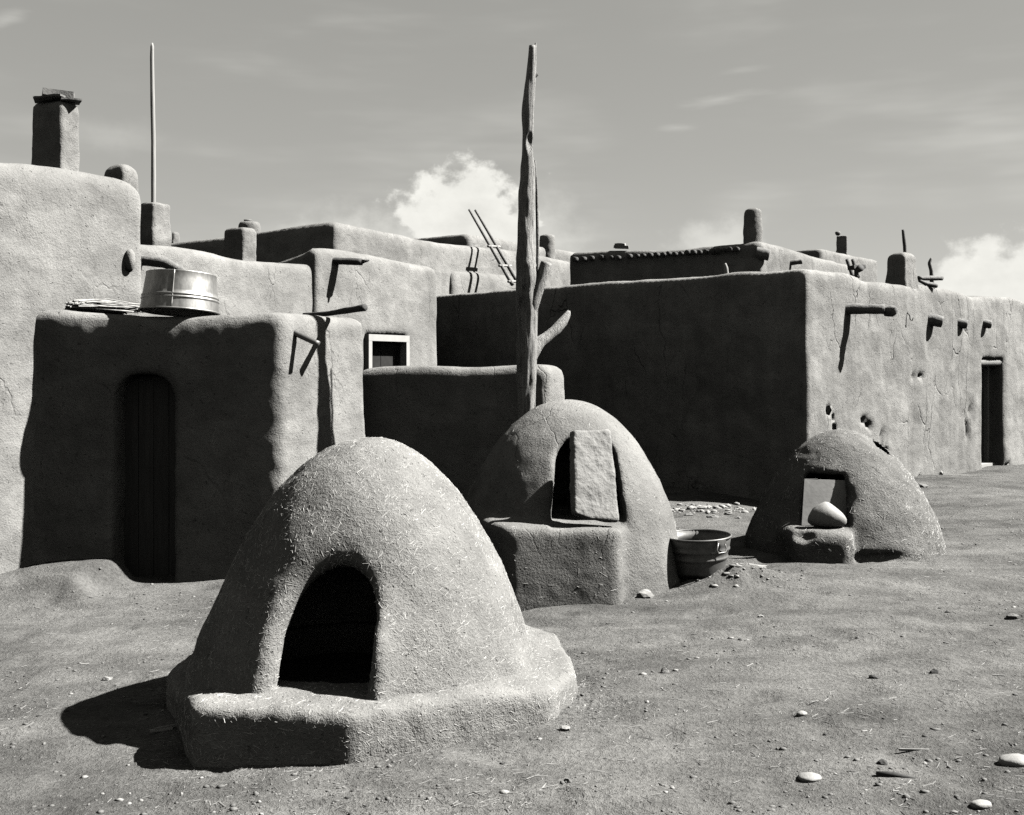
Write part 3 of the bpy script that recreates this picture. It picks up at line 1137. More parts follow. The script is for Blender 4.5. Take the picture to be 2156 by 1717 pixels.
def f_p1(X, Y, Z):
    side = pf1(X, Y, Z)
    # crisper front corner
    zt_ = 0.195 - 0.10 * np.clip((-X - 1.25) / 0.3, 0, 1) * np.clip((Y - 4.8) / 0.3, 0, 1) - 0.05 * np.clip((X + 0.2) / 0.4, 0, 1)
    pit = np.maximum(np.hypot(X - O1[0], Y - O1[1]) - 0.60, 0.02 - Z)
    return np.maximum(np.maximum(smax(side, Z - zt_, 0.05), -pit), -0.25 - Z)


v, q = surfnets(f_p1, [-2.0, 4.3, -0.3], [0.65, 6.9, 0.4], 0.02)
v = rough(v, q, [(0.4, 0.016), (0.15, 0.008), (0.06, 0.004)], 32)
mesh_obj("plinth", v, q, M_horno_straw, o1)
scatter_straw("straw_flecks", o1, v, q, 8000, 0.006, 0.046, 0.0012, 0.0034, M_straw, -0.05, None, 2, 0.4)

# --- middle oven with a stone slab over its mouth
O2 = np.array([0.41, 8.36])
G2 = 0.02
o2 = thing("beehive_oven", (O2[0], O2[1], 0), "worn smooth adobe beehive oven with stepped block and slab-covered mouth", "oven", "outdoor beehive ovens")
d2 = dome_sdf(O2[0], O2[1], 0.0, 0.860, 1.370, 2.0, 1.78)
# mouth position from the picture
m2 = at(1236, 1000, 7.70)
LED = zat(1092, 7.62)
blk = np.array([[-0.03, 7.29], [0.71, 7.41], [0.80, 7.9], [0.75, 8.3], [-0.25, 8.3], [-0.21, 7.72]])
bf2 = polyf(blk, 0.07)


def f_o2(X, Y, Z):
    d = d2(X, Y, Z)
    d = smin(d, np.maximum(smax(bf2(X, Y, Z), Z - 0.565, 0.06), -0.3 - Z), 0.05)
    s = X - m2[0]
    wid = 0.245 - 0.06 * np.clip((Z - 0.6) / 0.6, 0, 1)
    hole = smax(np.abs(s) - wid, Z - 1.10, 0.16)
    hole = np.maximum(hole, 0.555 - Z)
    hole = np.maximum(hole, Y - 8.3)
    inner = dome_sdf(O2[0], O2[1], 0.0, 0.66, 1.15, 2.0, 1.6)(X, Y, Z)
    d = np.maximum(d, -np.maximum(inner, 0.555 - Z))
    # shallow dished recess around the mouth
    rec = np.sqrt((s / 0.36) ** 2 + ((Z - 0.78) / 0.42) ** 2 + ((Y - 7.60) / 0.12) ** 2)
    d = smax(d, -np.maximum((rec - 1) * 0.16, 0.555 - Z), 0.10)
    d = smax(d, -hole, 0.05)
    return np.maximum(d, -0.2 - Z)


v, q = surfnets(f_o2, [O2[0] - 0.95, 7.15, -0.25], [O2[0] + 0.95, O2[1] + 0.95, 1.5], 0.02)
v = rough(v, q, [(0.5, 0.014), (0.17, 0.005), (0.07, 0.003)], 33)
mesh_obj("dome", v, q, M_horno_worn, o2)
rad2 = lambda c, n: ((np.hypot(c[:, 0] - O2[0], c[:, 1] - O2[1]) / 0.76) ** 2 + (np.clip(c[:, 2], 0, 9) / 1.25) ** 1.6 > 0.95) * 1.0
scatter_straw("straw_flecks", o2, v, q, 900, 0.01, 0.07, 0.0016, 0.0036, M_straw, 0.0, rad2, 3, 0.35)

# the slab that closes it
sc = at(1248, 993, 7.62)


def f_slab(X, Y, Z):
    # local frame: leaning back
    a = math.radians(17)
    y = (Y - sc[1]) * math.cos(a) - (Z - sc[2]) * math.sin(a)
    z = (Y - sc[1]) * math.sin(a) + (Z - sc[2]) * math.cos(a)
    x0 = X - sc[0] + 0.03 * z
    yw_ = math.radians(24)
    x = x0 * math.cos(yw_) + y * math.sin(yw_)
    y = -x0 * math.sin(yw_) + y * math.cos(yw_)
    d = smax(np.abs(x) - 0.158 + 0.035 * z, np.abs(y) - 0.034, 0.010)
    d = smax(d, z - 0.285 - 0.10 * x, 0.015)
    d = smax(d, -z - 0.335 + 0.25 * np.maximum(-x - 0.05, 0), 0.02)
    return d


v, q = surfnets(f_slab, sc - np.array([0.26, 0.26, 0.4]), sc + np.array([0.26, 0.26, 0.4]), 0.0125)
v = rough(v, q, [(0.22, 0.009), (0.09, 0.006), (0.04, 0.004)], 34)
slab = mesh_obj("stone_slab", v, q, M_slab, None, origin=(sc[0], sc[1], sc[2] - 0.3))
tag(slab, "upright rough stone slab leaning in the mouth of the middle oven", "stone slab")

# --- right-hand oven
O3 = np.array([2.83, 9.62])
G3 = 0.09
o3 = thing("beehive_oven", (O3[0], O3[1], G3), "smaller straw-flecked adobe oven near the cracked wall, mouth closed by sheet", "oven", "outdoor beehive ovens")
d3 = dome_sdf(O3[0], O3[1], G3, 0.815, 0.985, 2.0, 1.32)
m3 = at(1737, 1060, 9.05)
V3 = unit(m3[:2])
L3 = zat(1107, 8.95)
blk3 = np.array([[at(1672, HY, 8.70)[0], 8.72], [at(1800, HY, 8.70)[0], 8.68], [at(1800, HY, 8.70)[0] + 0.06, 9.2], [at(1672, HY, 8.70)[0] - 0.02, 9.2]])
bf3 = polyf(blk3, 0.12)


def f_o3(X, Y, Z):
    d = d3(X, Y, Z)
    d = smin(d, np.maximum(smax(bf3(X, Y, Z), Z - L3 + 0.01, 0.09), -0.2 - Z), 0.05)
    s = (X - m3[0]) * V3[1] - (Y - m3[1]) * V3[0]
    w = (X - m3[0]) * V3[0] + (Y - m3[1]) * V3[1]
    hole = smax(np.abs(s) - 0.178 + 0.03 * np.clip((Z - L3) / 0.4, 0, 1), Z - L3 - 0.385, 0.04)
    hole = np.maximum(np.maximum(hole, L3 - Z), w - 0.4)
    inner = dome_sdf(O3[0], O3[1], G3, 0.62, 0.78, 2.0, 1.3)(X, Y, Z)
    d = np.maximum(d, -np.maximum(inner, L3 - Z))
    rec = np.sqrt((s / 0.21) ** 2 + ((Z - L3 - 0.26) / 0.23) ** 2 + ((w + 0.02) / 0.12) ** 2)
    d = smax(d, -np.maximum((rec - 1) * 0.13, L3 - Z), 0.06)
    d = smax(d, -hole, 0.04)
    # washed-out hollow at the foot and a slit high on the right
    e = at(1885, 1152, 8.80)
    e[2] = 0.115
    und = np.sqrt(((X - e[0]) / 0.24) ** 2 + ((Y - e[1]) / 0.06) ** 2 + ((Z - e[2]) / 0.035) ** 2)
    d = smax(d, -(und - 1) * 0.05, 0.06)
    e = at(1858, 944, 9.45)
    sl = np.sqrt((((X - e[0]) * 0.75 + (Z - e[2]) * 0.66) / 0.035) ** 2 + (((X - e[0]) * -0.66 + (Z - e[2]) * 0.75) / 0.02) ** 2 + 0 * Y)
    sl = np.abs((X - e[0]) * 0.7 + (Z - e[2]) * 0.7) - 0.011
    sl = np.maximum(sl, np.abs((X - e[0]) * -0.7 + (Z - e[2]) * 0.7) - 0.07)
    sl = np.maximum(sl, Y - 9.6)
    d = np.maximum(d, -sl)
    # chipped ledge
    e = at(1690, 1128, 8.72)
    chip = np.sqrt(((X - e[0]) / 0.09) ** 2 + ((Y - e[1]) / 0.07) ** 2 + ((Z - e[2]) / 0.05) ** 2)
    d = smax(d, -(chip - 1) * 0.06, 0.03)
    return np.maximum(d, -0.15 - Z)


v, q = surfnets(f_o3, [O3[0] - 0.95, 8.5, -0.2], [O3[0] + 0.95, O3[1] + 0.95, 1.25], 0.02)
v = rough(v, q, [(0.45, 0.018), (0.16, 0.009), (0.06, 0.005)], 35)
mesh_obj("dome", v, q, M_horno_dark, o3)
rad3 = lambda c, n: ((np.hypot(c[:, 0] - O3[0], c[:, 1] - O3[1]) / 0.76) ** 2 + (np.clip(c[:, 2] - G3, 0, 9) / 0.86) ** 1.15 > 0.9) * (0.4 + 1.6 * np.clip(n[:, 0], 0, 1))
scatter_straw("straw_flecks", o3, v, q, 3800, 0.012, 0.06, 0.0020, 0.0046, M_straw, 0.05, rad3, 4, 0.4)
# sheet leaning in the mouth
c = at(1737, 1058, 8.93)
pts = [at(1688, 1107, 9.00), at(1787, 1107, 9.00), at(1783, 1012, 9.13), at(1723, 1010, 9.13), at(1722, 1008, 9.13), at(1694, 1009, 9.13)]
top_ = [p + np.array([0, 0.008, 0]) for p in pts]
V = np.array(pts + top_)
Fc = [tuple(range(6)), tuple(range(11, 5, -1))] + [(i, i + 6, (i + 1) % 6 + 6, (i + 1) % 6) for i in range(6)]
Fc = [f[::-1] for f in Fc]
sh = mesh_obj("metal_sheet", V, [f[::-1] for f in Fc], M_sheet, None, smooth=False, origin=at(1737, 1108, 8.9))
tag(sh, "flat pale metal sheet propped across the mouth of the far oven", "metal sheet")
c = at(1741, 1084, 8.90)
c[2] = L3 + 0.085
v, f = rock_geo(c, (0.150, 0.09, 0.105), 0.1, 23, 0.14, flat=0.75)
zz_ = (v[:, 2] - c[2]) / 0.105
v[:, 0] = c[0] + (v[:, 0] - c[0]) * (1 - 0.38 * np.clip(zz_, -0.4, 1)) - 0.012 * zz_
st = mesh_obj("boulder", v, f, M_cobble, None, origin=(c[0], c[1], L3))
tag(st, "smooth pale boulder holding the metal sheet on the oven ledge", "boulder")


# ------------------------------------------------------------------ bare tree trunk
TZ = 9.45
tr = thing("dead_tree_trunk", (at(1108, HY, TZ)[0], TZ, 0), "tall bare barkless tree trunk with two cut branch stubs behind oven", "tree")
prof = [(1300, 1106, 20), (1000, 1106, 19.5), (860, 1107, 18.5), (820, 1107, 18), (800, 1107, 19.5), (760, 1109, 19), (715, 1111, 21), (660, 1110, 22), (620, 1110, 23.5), (590, 1109, 24),
        (556, 1107, 22), (520, 1108, 20), (480, 1108, 19), (440, 1109, 18.5), (405, 1109, 18.5), (370, 1111, 15.5), (335, 1112, 13.5), (300, 1112, 12.5),
        (270, 1113, 12), (240, 1113, 12.5), (200, 1116, 11.5), (160, 1119, 10.5), (125, 1121, 9.5), (97, 1122, 8)]
path = [at(c, y, TZ) for y, c, w in prof]
P, R = resample(path, [w / F * TZ for y, c, w in prof], 190)
v, f = tube_geo(P, R, 44, 0.17, 40)
cc = np.concatenate([np.repeat(P, 44, 0), P[:1], P[-1:]])
gro = vnoise(v * np.array([1, 1, 0.10]), 0.022, 61) * 0.07 + vnoise(v * np.array([1, 1, 0.06]), 0.011, 62) * 0.04
v = cc + (v - cc) * (1 + gro)[:, None]
# hollow and knots pressed into the surface
for (u_, v_, ru, rv, depth, side) in ((1116, 302, 8, 22, 0.045, -1), (1106, 556, 6, 9, -0.015, -1), (1099, 645, 7, 20, 0.05, -1), (1098, 598, 7, 12, -0.012, -1), (1103, 612, 5, 8, 0.03, -1), (1110, 418, 10, 16, -0.012, -1), (1096, 770, 4, 30, 0.03, -1)):
    c = at(u_, v_, TZ)
    e = np.sqrt(((v[:, 0] - c[0]) / (ru / F * TZ)) ** 2 + ((v[:, 2] - c[2]) / (rv / F * TZ)) ** 2)
    w = np.clip(1 - e, 0, 1) * (v[:, 1] < TZ)
    v[:, 1] += depth * w ** 0.6
trunk = mesh_obj("trunk", v, f, M_wood, tr)


def limb(name, pts, seed, mat=M_wood):
    P, R = resample([at(a, b, d) for a, b, d, w in pts], [w / F * TZ for a, b, d, w in pts], 24)
    v, f = tube_geo(P, R, 14, 0.07, seed)
    return mesh_obj(name, v, f, mat, tr)


limb("branch_stub", [(1108, 775, TZ, 14), (1120, 742, TZ + 0.02, 16), (1135, 722, TZ + 0.05, 13), (1152, 710, TZ + 0.09, 11.5), (1170, 695, TZ + 0.13, 11.5), (1185, 678, TZ + 0.17, 10.5), (1195, 663, TZ + 0.20, 7), (1198, 655, TZ + 0.21, 3)], 50)
limb("branch_stub", [(1112, 675, TZ, 12), (1122, 640, TZ - 0.02, 14), (1133, 606, TZ - 0.02, 13), (1145, 572, TZ - 0.01, 12.5), (1151, 554, TZ, 12.5)], 51)
limb("branch_stub", [(1119, 166, TZ, 5), (1127, 160, TZ, 4), (1132, 156, TZ, 3)], 52)
limb("branch_stub", [(1122, 105, TZ, 5), (1127, 97, TZ, 3), (1128, 91, TZ, 1.5)], 53)
pts = [(1126, 338, 2.4), (1130, 400, 2.8), (1131, 460, 3.4), (1132, 520, 3.4), (1131, 600, 3.4), (1128, 700, 3.4), (1124, 860, 3.5), (1122, 1280, 3.5)]
P, R = resample([at(a, b, TZ + 0.10) for a, b, w in pts], [w / F * TZ for a, b, w in pts], 40)
v, f = tube_geo(P, R, 9, 0.08, 55)
tp_ = mesh_obj("thin_pole", v, f, M_log, None, origin=at(1122, 1280, TZ + 0.1))
tag(tp_, "thin dark pole tied upright against the bare tree trunk", "pole")

# ------------------------------------------------------------------ tall peeled pole by the chimney at left
pz = 12.1
pts = [(323, 530, 5.2), (323, 425, 5.0), (323, 300, 4.9), (321, 200, 4.6), (320, 120, 4.2), (320.5, 96, 3.6), (320.5, 91, 1.6)]
P, R = resample([at(a, b, pz) for a, b, w in pts], [w / F * pz for a, b, w in pts], 60)
v, f = tube_geo(P, R, 12, 0.06, 60)
o = mesh_obj("tall_pole", v, f, M_pole, None, origin=at(323, 530, pz))
tag(o, "tall pale peeled pole rising from the chimney against open sky", "pole")

# ------------------------------------------------------------------ ladder
lad = thing("ladder", tuple(at(1080, 600, 18.6)), "two-railed wooden pole ladder leaning on the upper sunlit wall", "ladder")
rails = [((988, 442, 19.3), (1079, 600, 18.45)), ((1001, 443, 19.45), (1093, 600, 18.6))]
RL = []
for i, (a, b) in enumerate(rails):
    A, Bp = at(*a), at(*b)
    RL.append((A, Bp))
    P, R = resample([A, Bp], [0.022, 0.034], 24)
    v, f = tube_geo(P, R, 9, 0.06, 70 + i)
    mesh_obj("rail", v, f, M_log, lad)
for tt in (0.50, 0.755, 0.96):
    a = RL[0][0] * (1 - tt) + RL[0][1] * tt
    b = RL[1][0] * (1 - tt) + RL[1][1] * tt
    d = unit(b - a)
    P, R = resample([a - d * 0.07, b + d * 0.09], [0.022, 0.02], 8)
    v, f = tube_geo(P, R, 8, 0.05, 80)
    mesh_obj("rung", v, f, M_pole, lad)


# ------------------------------------------------------------------ wash tubs
def lathe(prof, seg, M, c):
    prof = np.asarray(prof, float)
    a = np.arange(seg) / seg * 2 * math.pi
    V = np.stack([np.outer(prof[:, 0], np.cos(a)), np.outer(prof[:, 0], np.sin(a)), np.repeat(prof[:, 1][:, None], seg, 1)], -1).reshape(-1, 3)
    f = []
    n = len(prof)
    for i in range(n - 1):
        for j in range(seg):
            k = (j + 1) % seg
            f.append((i * seg + j, i * seg + k, (i + 1) * seg + k, (i + 1) * seg + j))
    return V @ np.asarray(M).T + np.asarray(c), f


def rotm(rx, ry, rz):
    cx, sx, cy, sy, cz, sz = math.cos(rx), math.sin(rx), math.cos(ry), math.sin(ry), math.cos(rz), math.sin(rz)
    return np.array([[cz, -sz, 0], [sz, cz, 0], [0, 0, 1]]) @ np.array([[cy, 0, sy], [0, 1, 0], [-sy, 0, cy]]) @ np.array([[1, 0, 0], [0, cx, -sx], [0, sx, cx]])


# overturned tub on the roof
tc_ = at(378, 662, 9.2)
tc_[2] = 2.06
tub = thing("wash_tub", tuple(tc_), "shiny galvanised wash tub turned upside down on the low roof", "tub", "galvanised wash tubs")
Mr = rotm(math.radians(-3), math.radians(3.5), 0.4)
rb, rt, hh = 0.315, 0.278, 0.315


def tr_r(z):
    return rb + (rt - rb) * z / hh


pr = []
for z in (0.008, 0.05, 0.085):
    pr.append((tr_r(z), z))
for z0 in (0.10, 0.125):
    for dz, dr in ((-0.012, 0), (-0.006, 0.006), (0, 0.008), (0.006, 0.006), (0.012, 0)):
        pr.append((tr_r(z0 + dz) + dr, z0 + dz))
for z in (0.16, 0.2, 0.25, 0.30):
    pr.append((tr_r(z), z))
pr += [(rt + 0.004, hh - 0.006), (rt + 0.004, hh), (rt - 0.006, hh + 0.002), (rt - 0.012, hh - 0.012), (0.001, hh - 0.014)]
v, f = lathe(pr, 64, Mr, tc_)
mesh_obj("tub_body", v, f, M_galv, tub)
a = np.arange(65) / 64 * 2 * math.pi
ring = np.stack([np.cos(a) * (rb + 0.003), np.sin(a) * (rb + 0.003), np.full(65, 0.006)], 1) @ Mr.T + tc_
v, f = tube_geo(ring, 0.008, 8, cap=False)
mesh_obj("rim", v, f, M_galv, tub)
th = math.radians(-108)
seam = np.stack([np.cos(th) * np.array([tr_r(z) + 0.002 for z in np.linspace(0.01, hh, 10)]), np.sin(th) * np.array([tr_r(z) + 0.002 for z in np.linspace(0.01, hh, 10)]), np.linspace(0.01, hh, 10)], 1) @ Mr.T + tc_
v, f = tube_geo(seam, 0.0055, 6)
mesh_obj("seam", v, f, M_galv, tub)

# upright tub beside the middle oven
gx_, gy_ = 1.345, 8.10
c2 = np.array([gx_, gy_, float(ground_z(np.array([gx_]), np.array([gy_]))[0]) + 0.005])
c2[2] = zat(1216, 7.95)
tub2 = thing("wash_tub", tuple(c2), "dented old wash tub standing upright beside the middle oven", "tub", "galvanised wash tubs")
Mr = rotm(math.radians(1), math.radians(-2), 0.2)
rb, rt, hh = 0.185, 0.238, 0.275


def tr2(z):
    return rb + (rt - rb) * z / hh


pr = [(0.001, 0.012), (rb - 0.004, 0.012), (rb, 0.0)]
for z in (0.03, 0.07, 0.10):
    pr.append((tr2(z), z))
for z0 in (0.125, 0.185):
    for dz, dr in ((-0.014, 0), (-0.007, 0.006), (0, 0.008), (0.007, 0.006), (0.014, 0)):
        pr.append((tr2(z0 + dz) + dr, z0 + dz))
pr += [(tr2(0.22), 0.22), (rt, hh)]
pr2 = [(r - 0.004, z + 0.003) for r, z in pr[::-1] if r > 0.01 and z > 0.02] + [(rb - 0.01, 0.018), (0.001, 0.018)]
v, f = lathe(pr + pr2, 56, Mr, c2)
v = v + np.stack([vnoise(v, 0.12, 5), vnoise(v, 0.12, 6), 0 * v[:, 0]], 1) * 0.006
mesh_obj("tub_body", v, f, M_galv_dull, tub2)
ring = np.stack([np.cos(a) * (rt + 0.002), np.sin(a) * (rt + 0.002), np.full(65, hh)], 1) @ Mr.T + c2
v, f = tube_geo(ring, 0.008, 8, cap=False)
mesh_obj("rim", v, f, M_galv_dull, tub2)
ha = math.radians(-68)
hd = np.array([math.cos(ha), math.sin(ha), 0])
hp = np.array([-math.sin(ha), math.cos(ha), 0])
hc = hd * (rt + 0.008) + np.array([0, 0, hh - 0.02])
hpts = [hc - hp * 0.03, hc - hp * 0.045 + np.array([0, 0, -0.045]), hc - hp * 0.035 + np.array([0, 0, -0.07]) + hd * 0.004, hc + hp * 0.035 + np.array([0, 0, -0.07]) + hd * 0.004, hc + hp * 0.045 + np.array([0, 0, -0.045]), hc + hp * 0.03]
v, f = tube_geo(np.array(hpts) @ Mr.T + c2, 0.0045, 6)
mesh_obj("handle", v, f, M_galv, tub2)
v, f = box_geo(hc @ Mr.T + c2 + np.array([0, 0, 0.005]), np.array([hp, hd, [0, 0, 1]]), (0.035, 0.004, 0.014))
mesh_obj("handle_bracket", v, f, M_galv, tub2)

# ------------------------------------------------------------------ things on the roofs
# brush bundle beside the overturned tub
parts = []
for i in range(130):
    th = random.uniform(0, math.pi)
    rr_ = random.uniform(0.2, 1.0)
    off = np.array([0.0, -math.cos(th) * 0.07 * rr_, math.sin(th) * 0.06 * rr_ - 0.02])
    a_ = at(random.uniform(138, 175), 643, 9.22) + off
    b_ = at(random.uniform(235, 300), 652, 9.60) + off * 1.3
    m_ = (a_ + b_) / 2 + np.array([0, 0, random.uniform(-0.012, 0.03)])
    parts.append(tube_geo([a_, m_, b_], random.uniform(0.004, 0.008), 5, cap=False))
v, f = join_geo(parts)
o = mesh_obj("brush_bundle", v, f, M_twig, None, origin=at(215, 650, 9.35))
tag(o, "bundle of pale brushwood lying on the roof edge beside the tub", "brushwood")
# pole lying across the roof edge
P, R = resample([at(640, 664, 9.75), at(690, 661, 9.55), at(768, 648, 9.15)], [0.02, 0.022, 0.030], 16)
v, f = tube_geo(P, R, 10, 0.06, 90)
o = mesh_obj("roof_pole", v, f, M_darkwood, None, origin=at(690, 661, 9.55))
tag(o, "short dark pole sticking out over the low roof corner", "pole")
# sticks above the big house
P, R = resample([at(1906, 560, 15.35), at(1905, 520, 15.35), at(1902, 495, 15.35), at(1901, 484, 15.35)], [0.028, 0.026, 0.02, 0.018], 20)
v, f = tube_geo(P, R, 9, 0.15, 91)
o = mesh_obj("knobbly_stick", v, f, M_darkwood, None, origin=at(1906, 560, 15.35))
tag(o, "knobbly dark stick standing up behind the roof chimney of the cracked house", "stick")
P, R = resample([at(1963, 612, 15.75), at(1961, 570, 15.75), at(1957, 555, 15.75), at(1961, 543, 15.75)], [0.034, 0.032, 0.026, 0.012], 20)
v, f = tube_geo(P, R, 9, 0.15, 92)
o = mesh_obj("upright_stick", v, f, M_log, None, origin=at(1963, 612, 15.75))
tag(o, "forked upright stick on the roof edge with a log crossing it", "stick")
P, R = resample([at(1934, 586, 15.5), at(1958, 586, 15.6), at(1983, 586, 15.7)], [0.03, 0.036, 0.036], 12)
v, f = tube_geo(P, R, 10, 0.08, 93)
o = mesh_obj("crossing_log", v, f, M_log, None, origin=at(1958, 586, 15.6))
tag(o, "short log lying level across the forked stick on the roof", "log")
P, R = resample([at(1934, 590, 15.5), at(1950, 598, 15.55), at(1972, 602, 15.6)], [0.022, 0.03, 0.035], 12)
v, f = tube_geo(P, R, 10, 0.08, 94)
o = mesh_obj("curved_branch", v, f, M_log, None, origin=at(1950, 598, 15.55))
tag(o, "curved branch lying on the roof edge under the crossing log", "branch")
P, R = resample([at(1531, 590, 16.2), at(1529, 565, 16.2), at(1526, 555, 16.2)], [0.034, 0.03, 0.02], 12)
v, f = tube_geo(P, R, 9, 0.2, 95)
o = mesh_obj("roof_stub", v, f, M_pole, None, origin=at(1531, 590, 16.2))
tag(o, "pale broken stub standing on the roof edge of the shaded wall", "stub")
for i, (u_, v_, w, hh_) in enumerate(((1308, 521, 15, 3.2), (1306, 516.5, 12, 2.4))):
    c = at(u_, v_, 19.2)
    vv, ff = box_geo(c, rotm(0, 0.05 * (1 if i else -1), 0.2), (w / F * 19.2, 0.09, hh_ / F * 19.2), 0.02, i)
    o = mesh_obj("flat_roof_stone", vv, ff, M_stone, None, origin=c)
    tag(o, ("lower" if i == 0 else "upper") + " of two flat pale stones stacked on the pole-end parapet", "stone")
# little trough and two ladder tips beyond the parapet
tro = at(1803, 563, 15.2)
v, f = box_geo(tro, rotm(0.1, 0.15, -0.5), (0.11, 0.06, 0.025), 0.015, 3)
o = mesh_obj("wooden_trough", v, f, M_darkwood, None, origin=tro)
tag(o, "small dark wooden trough resting on the roof edge near two pole tips", "trough")
P, R = resample([at(1803, 585, 15.2), at(1803, 572, 15.2), at(1812, 564, 15.1)], [0.03, 0.03, 0.05], 8)
v, f = tube_geo(P, R, 8, 0.1, 96)
mesh_obj("trough_leg", v, f, M_darkwood, o)
o["_w"] = list(tro)
for i, (a_, b_) in enumerate((((1796, 585, 15.5), (1783, 547, 15.6)), ((1807, 585, 15.5), (1795, 547, 15.6)))):
    P, R = resample([at(*a_), at(*b_)], [0.028, 0.024], 8)
    v, f = tube_geo(P, R, 8, 0.06, 97 + i)
    o = mesh_obj("pole_tip", v, f, M_darkwood, None, origin=at(*a_))
    tag(o, ("nearer the slim far chimney" if i == 0 else "nearer the wooden trough") + ", one of two short leaning pole tips on roof", "pole")

# ------------------------------------------------------------------ stones and scraps on the ground
def gpoint(u_, v_):
    """Ground point seen at a picture position."""
    d = EYE * F / (v_ - HY)
    for _ in range(12):
        x = (u_ - CX) / F * d
        z = float(ground_z(np.array([x]), np.array([d]))[0])
        d = (EYE - z) * F / (v_ - HY)
    return np.array([(u_ - CX) / F * d, d, float(ground_z(np.array([(u_ - CX) / F * d]), np.array([d]))[0])])


stones = [
    (1352, 1258, 22, 13, M_stone, "rounded pale stone at the foot of the middle oven block"),
    (1703, 1640, 26, 9, M_cobble, "smooth oval cobble lying alone in the lower right yard"),
    (2140, 1610, 34, 15, M_cobble, "big flat cobble cut by the right picture edge"),
    (2066, 1697, 22, 10, M_cobble, "pale cobble casting shadow in the bottom right corner"),
    (2132, 1294, 13, 8, M_stone_mid, "jagged grey stone far right beyond the ovens"),
    (1400, 1417, 10, 7, M_stone_mid, "small dark stone right of the front oven plinth"),
    (1190, 1538, 13, 7, M_stone, "pale stone beside the right end of the plinth"),
    (1195, 1648, 9, 8, M_stone_mid, "square grey stone below the front oven plinth"),
    (1688, 1505, 11, 6, M_cobble, "half-buried grey cobble in the middle of right yard"),
    (1858, 1609, 10, 8, M_clod, "dark angular stone above the charred stick"),
    (1967, 1417, 9, 6, M_clod, "dark clod in the upper right yard beside straw"),
    (1840, 1428, 12, 6, M_clod, "low dark clod left of the upper right clod"),
    (418, 1453, 14, 7, M_stone, "white pebble on the ground left of the oven shadow"),
    (1600, 1300, 6, 4, M_stone, "small pale stone in the yard below the far oven"),
    (1975, 1000, 12, 8, M_stone, "pale stone at the foot of the cracked wall"),
    (1940, 1018, 14, 6, M_stone, "flat stone by the wall just right of far oven"),
    (1500, 1090, 14, 5, M_stone, "largest stone in the strip behind the tub"),
    (1450, 1085, 9, 4, M_stone, "small flat stone in the strip nearest the middle oven"),
    (1535, 1083, 9, 4, M_stone, "pale stone in the strip nearest the far oven"),
    (1475, 1078, 8, 4, M_stone, "stone at the back of the stone strip"),
    (1555, 1092, 7, 4, M_stone, "small stone at the right end of stone strip"),
    (1588, 1197, 28, 6, M_stone, "flat pale slab on the rubble heap beside the tub"),
    (1540, 1213, 18, 6, M_stone, "pale stone bedded in the rubble heap below the tub"),
    (605, 1351, 6, 6, M_stone, "pebble on the ground at left of the front oven wall"),
    (225, 1432, 11, 6, M_stone, "white stone lying in open ground above oven shadow tip"),
]
for i, (u_, v_, w, h_, mat, lab) in enumerate(stones):
    if i in (12, 23):
        continue
    p = gpoint(u_, v_)
    s = p[1] / F
    r = (w * s, w * s * 0.75, h_ * s)
    vv, ff = rock_geo(p + np.array([0, 0, r[2] * 0.28]), r, random.uniform(-0.3, 0.3), 100 + i, 0.16 if mat is M_cobble else 0.5, ICO3 if mat is M_cobble else ICO2)
    o = mesh_obj("cobble" if mat is M_cobble else "stone", vv, ff, mat if (mat is not M_stone or 'pale' in lab or 'white' in lab) else M_stone_mid, None, smooth=mat is M_cobble, origin=p)
    tag(o, lab, "stone", "loose stones in the yard")

# splintered board by the oven shadow
p = gpoint(340, 1540)
for i, (dx, dy, L, W, rz) in enumerate(((0, 0, 0.052, 0.014, -0.35), (0.04, 0.02, 0.075, 0.010, -0.5))):
    v, f = box_geo(p + np.array([dx, dy, 0.006 + 0.008 * i]), rotm(0.15, 0.08, rz), (L, W, 0.006), 0.006, 7 + i)
    o = mesh_obj("wood_splinter", v, f, M_white if i == 0 else M_pole, None, smooth=False, origin=p)
    tag(o, "short white wood splinter at the edge of the oven shadow" if i == 0 else "long grey wood splinter lying behind the white one by the oven shadow", "splinter")
p = gpoint(1880, 1635)
v, f = tube_geo([p + np.array([-0.06, 0.01, 0.004]), p + np.array([0, 0, 0.006]), p + np.array([0.08, -0.02, 0.0])], [0.014, 0.012, 0.004], 8, 0.2, 3)
o = mesh_obj("charred_stick", v, f, M_clod, None, origin=p)
tag(o, "short charred stick on the ground at lower right", "stick")
p = gpoint(1850, 1604)
p = gpoint(1925, 1590)
v, f = box_geo(p + np.array([0.0, 0, 0.002]), rotm(0, 0, 0.05), (0.06, 0.005, 0.004), 0.002, 7)
o = mesh_obj("pale_stick", v, f, M_chip, None, smooth=False, origin=p)
tag(o, "straight pale stick lying flat in the right yard", "stick")


# ------------------------------------------------------------------ litter too small to count
def ground_scatter(n, seed, xr=(-5.5, 9), yr=(3.6, 18), near=1.6):
    rng = np.random.default_rng(seed)
    y = yr[0] + (yr[1] - yr[0]) * rng.random(n) ** near
    half = 0.52 * y + 0.3
    x = (rng.random(n) * 2 - 1) * half
    return rng, x, y


def clear(x, y):
    ok = np.ones(len(x), bool)
    ok &= ~((np.hypot(x - O1[0], y - O1[1]) < 0.92))
    ok &= np.hypot(x - O2[0], y - O2[1]) > 0.86
    ok &= np.hypot(x - O3[0], y - O3[1]) > 0.84
    return ok


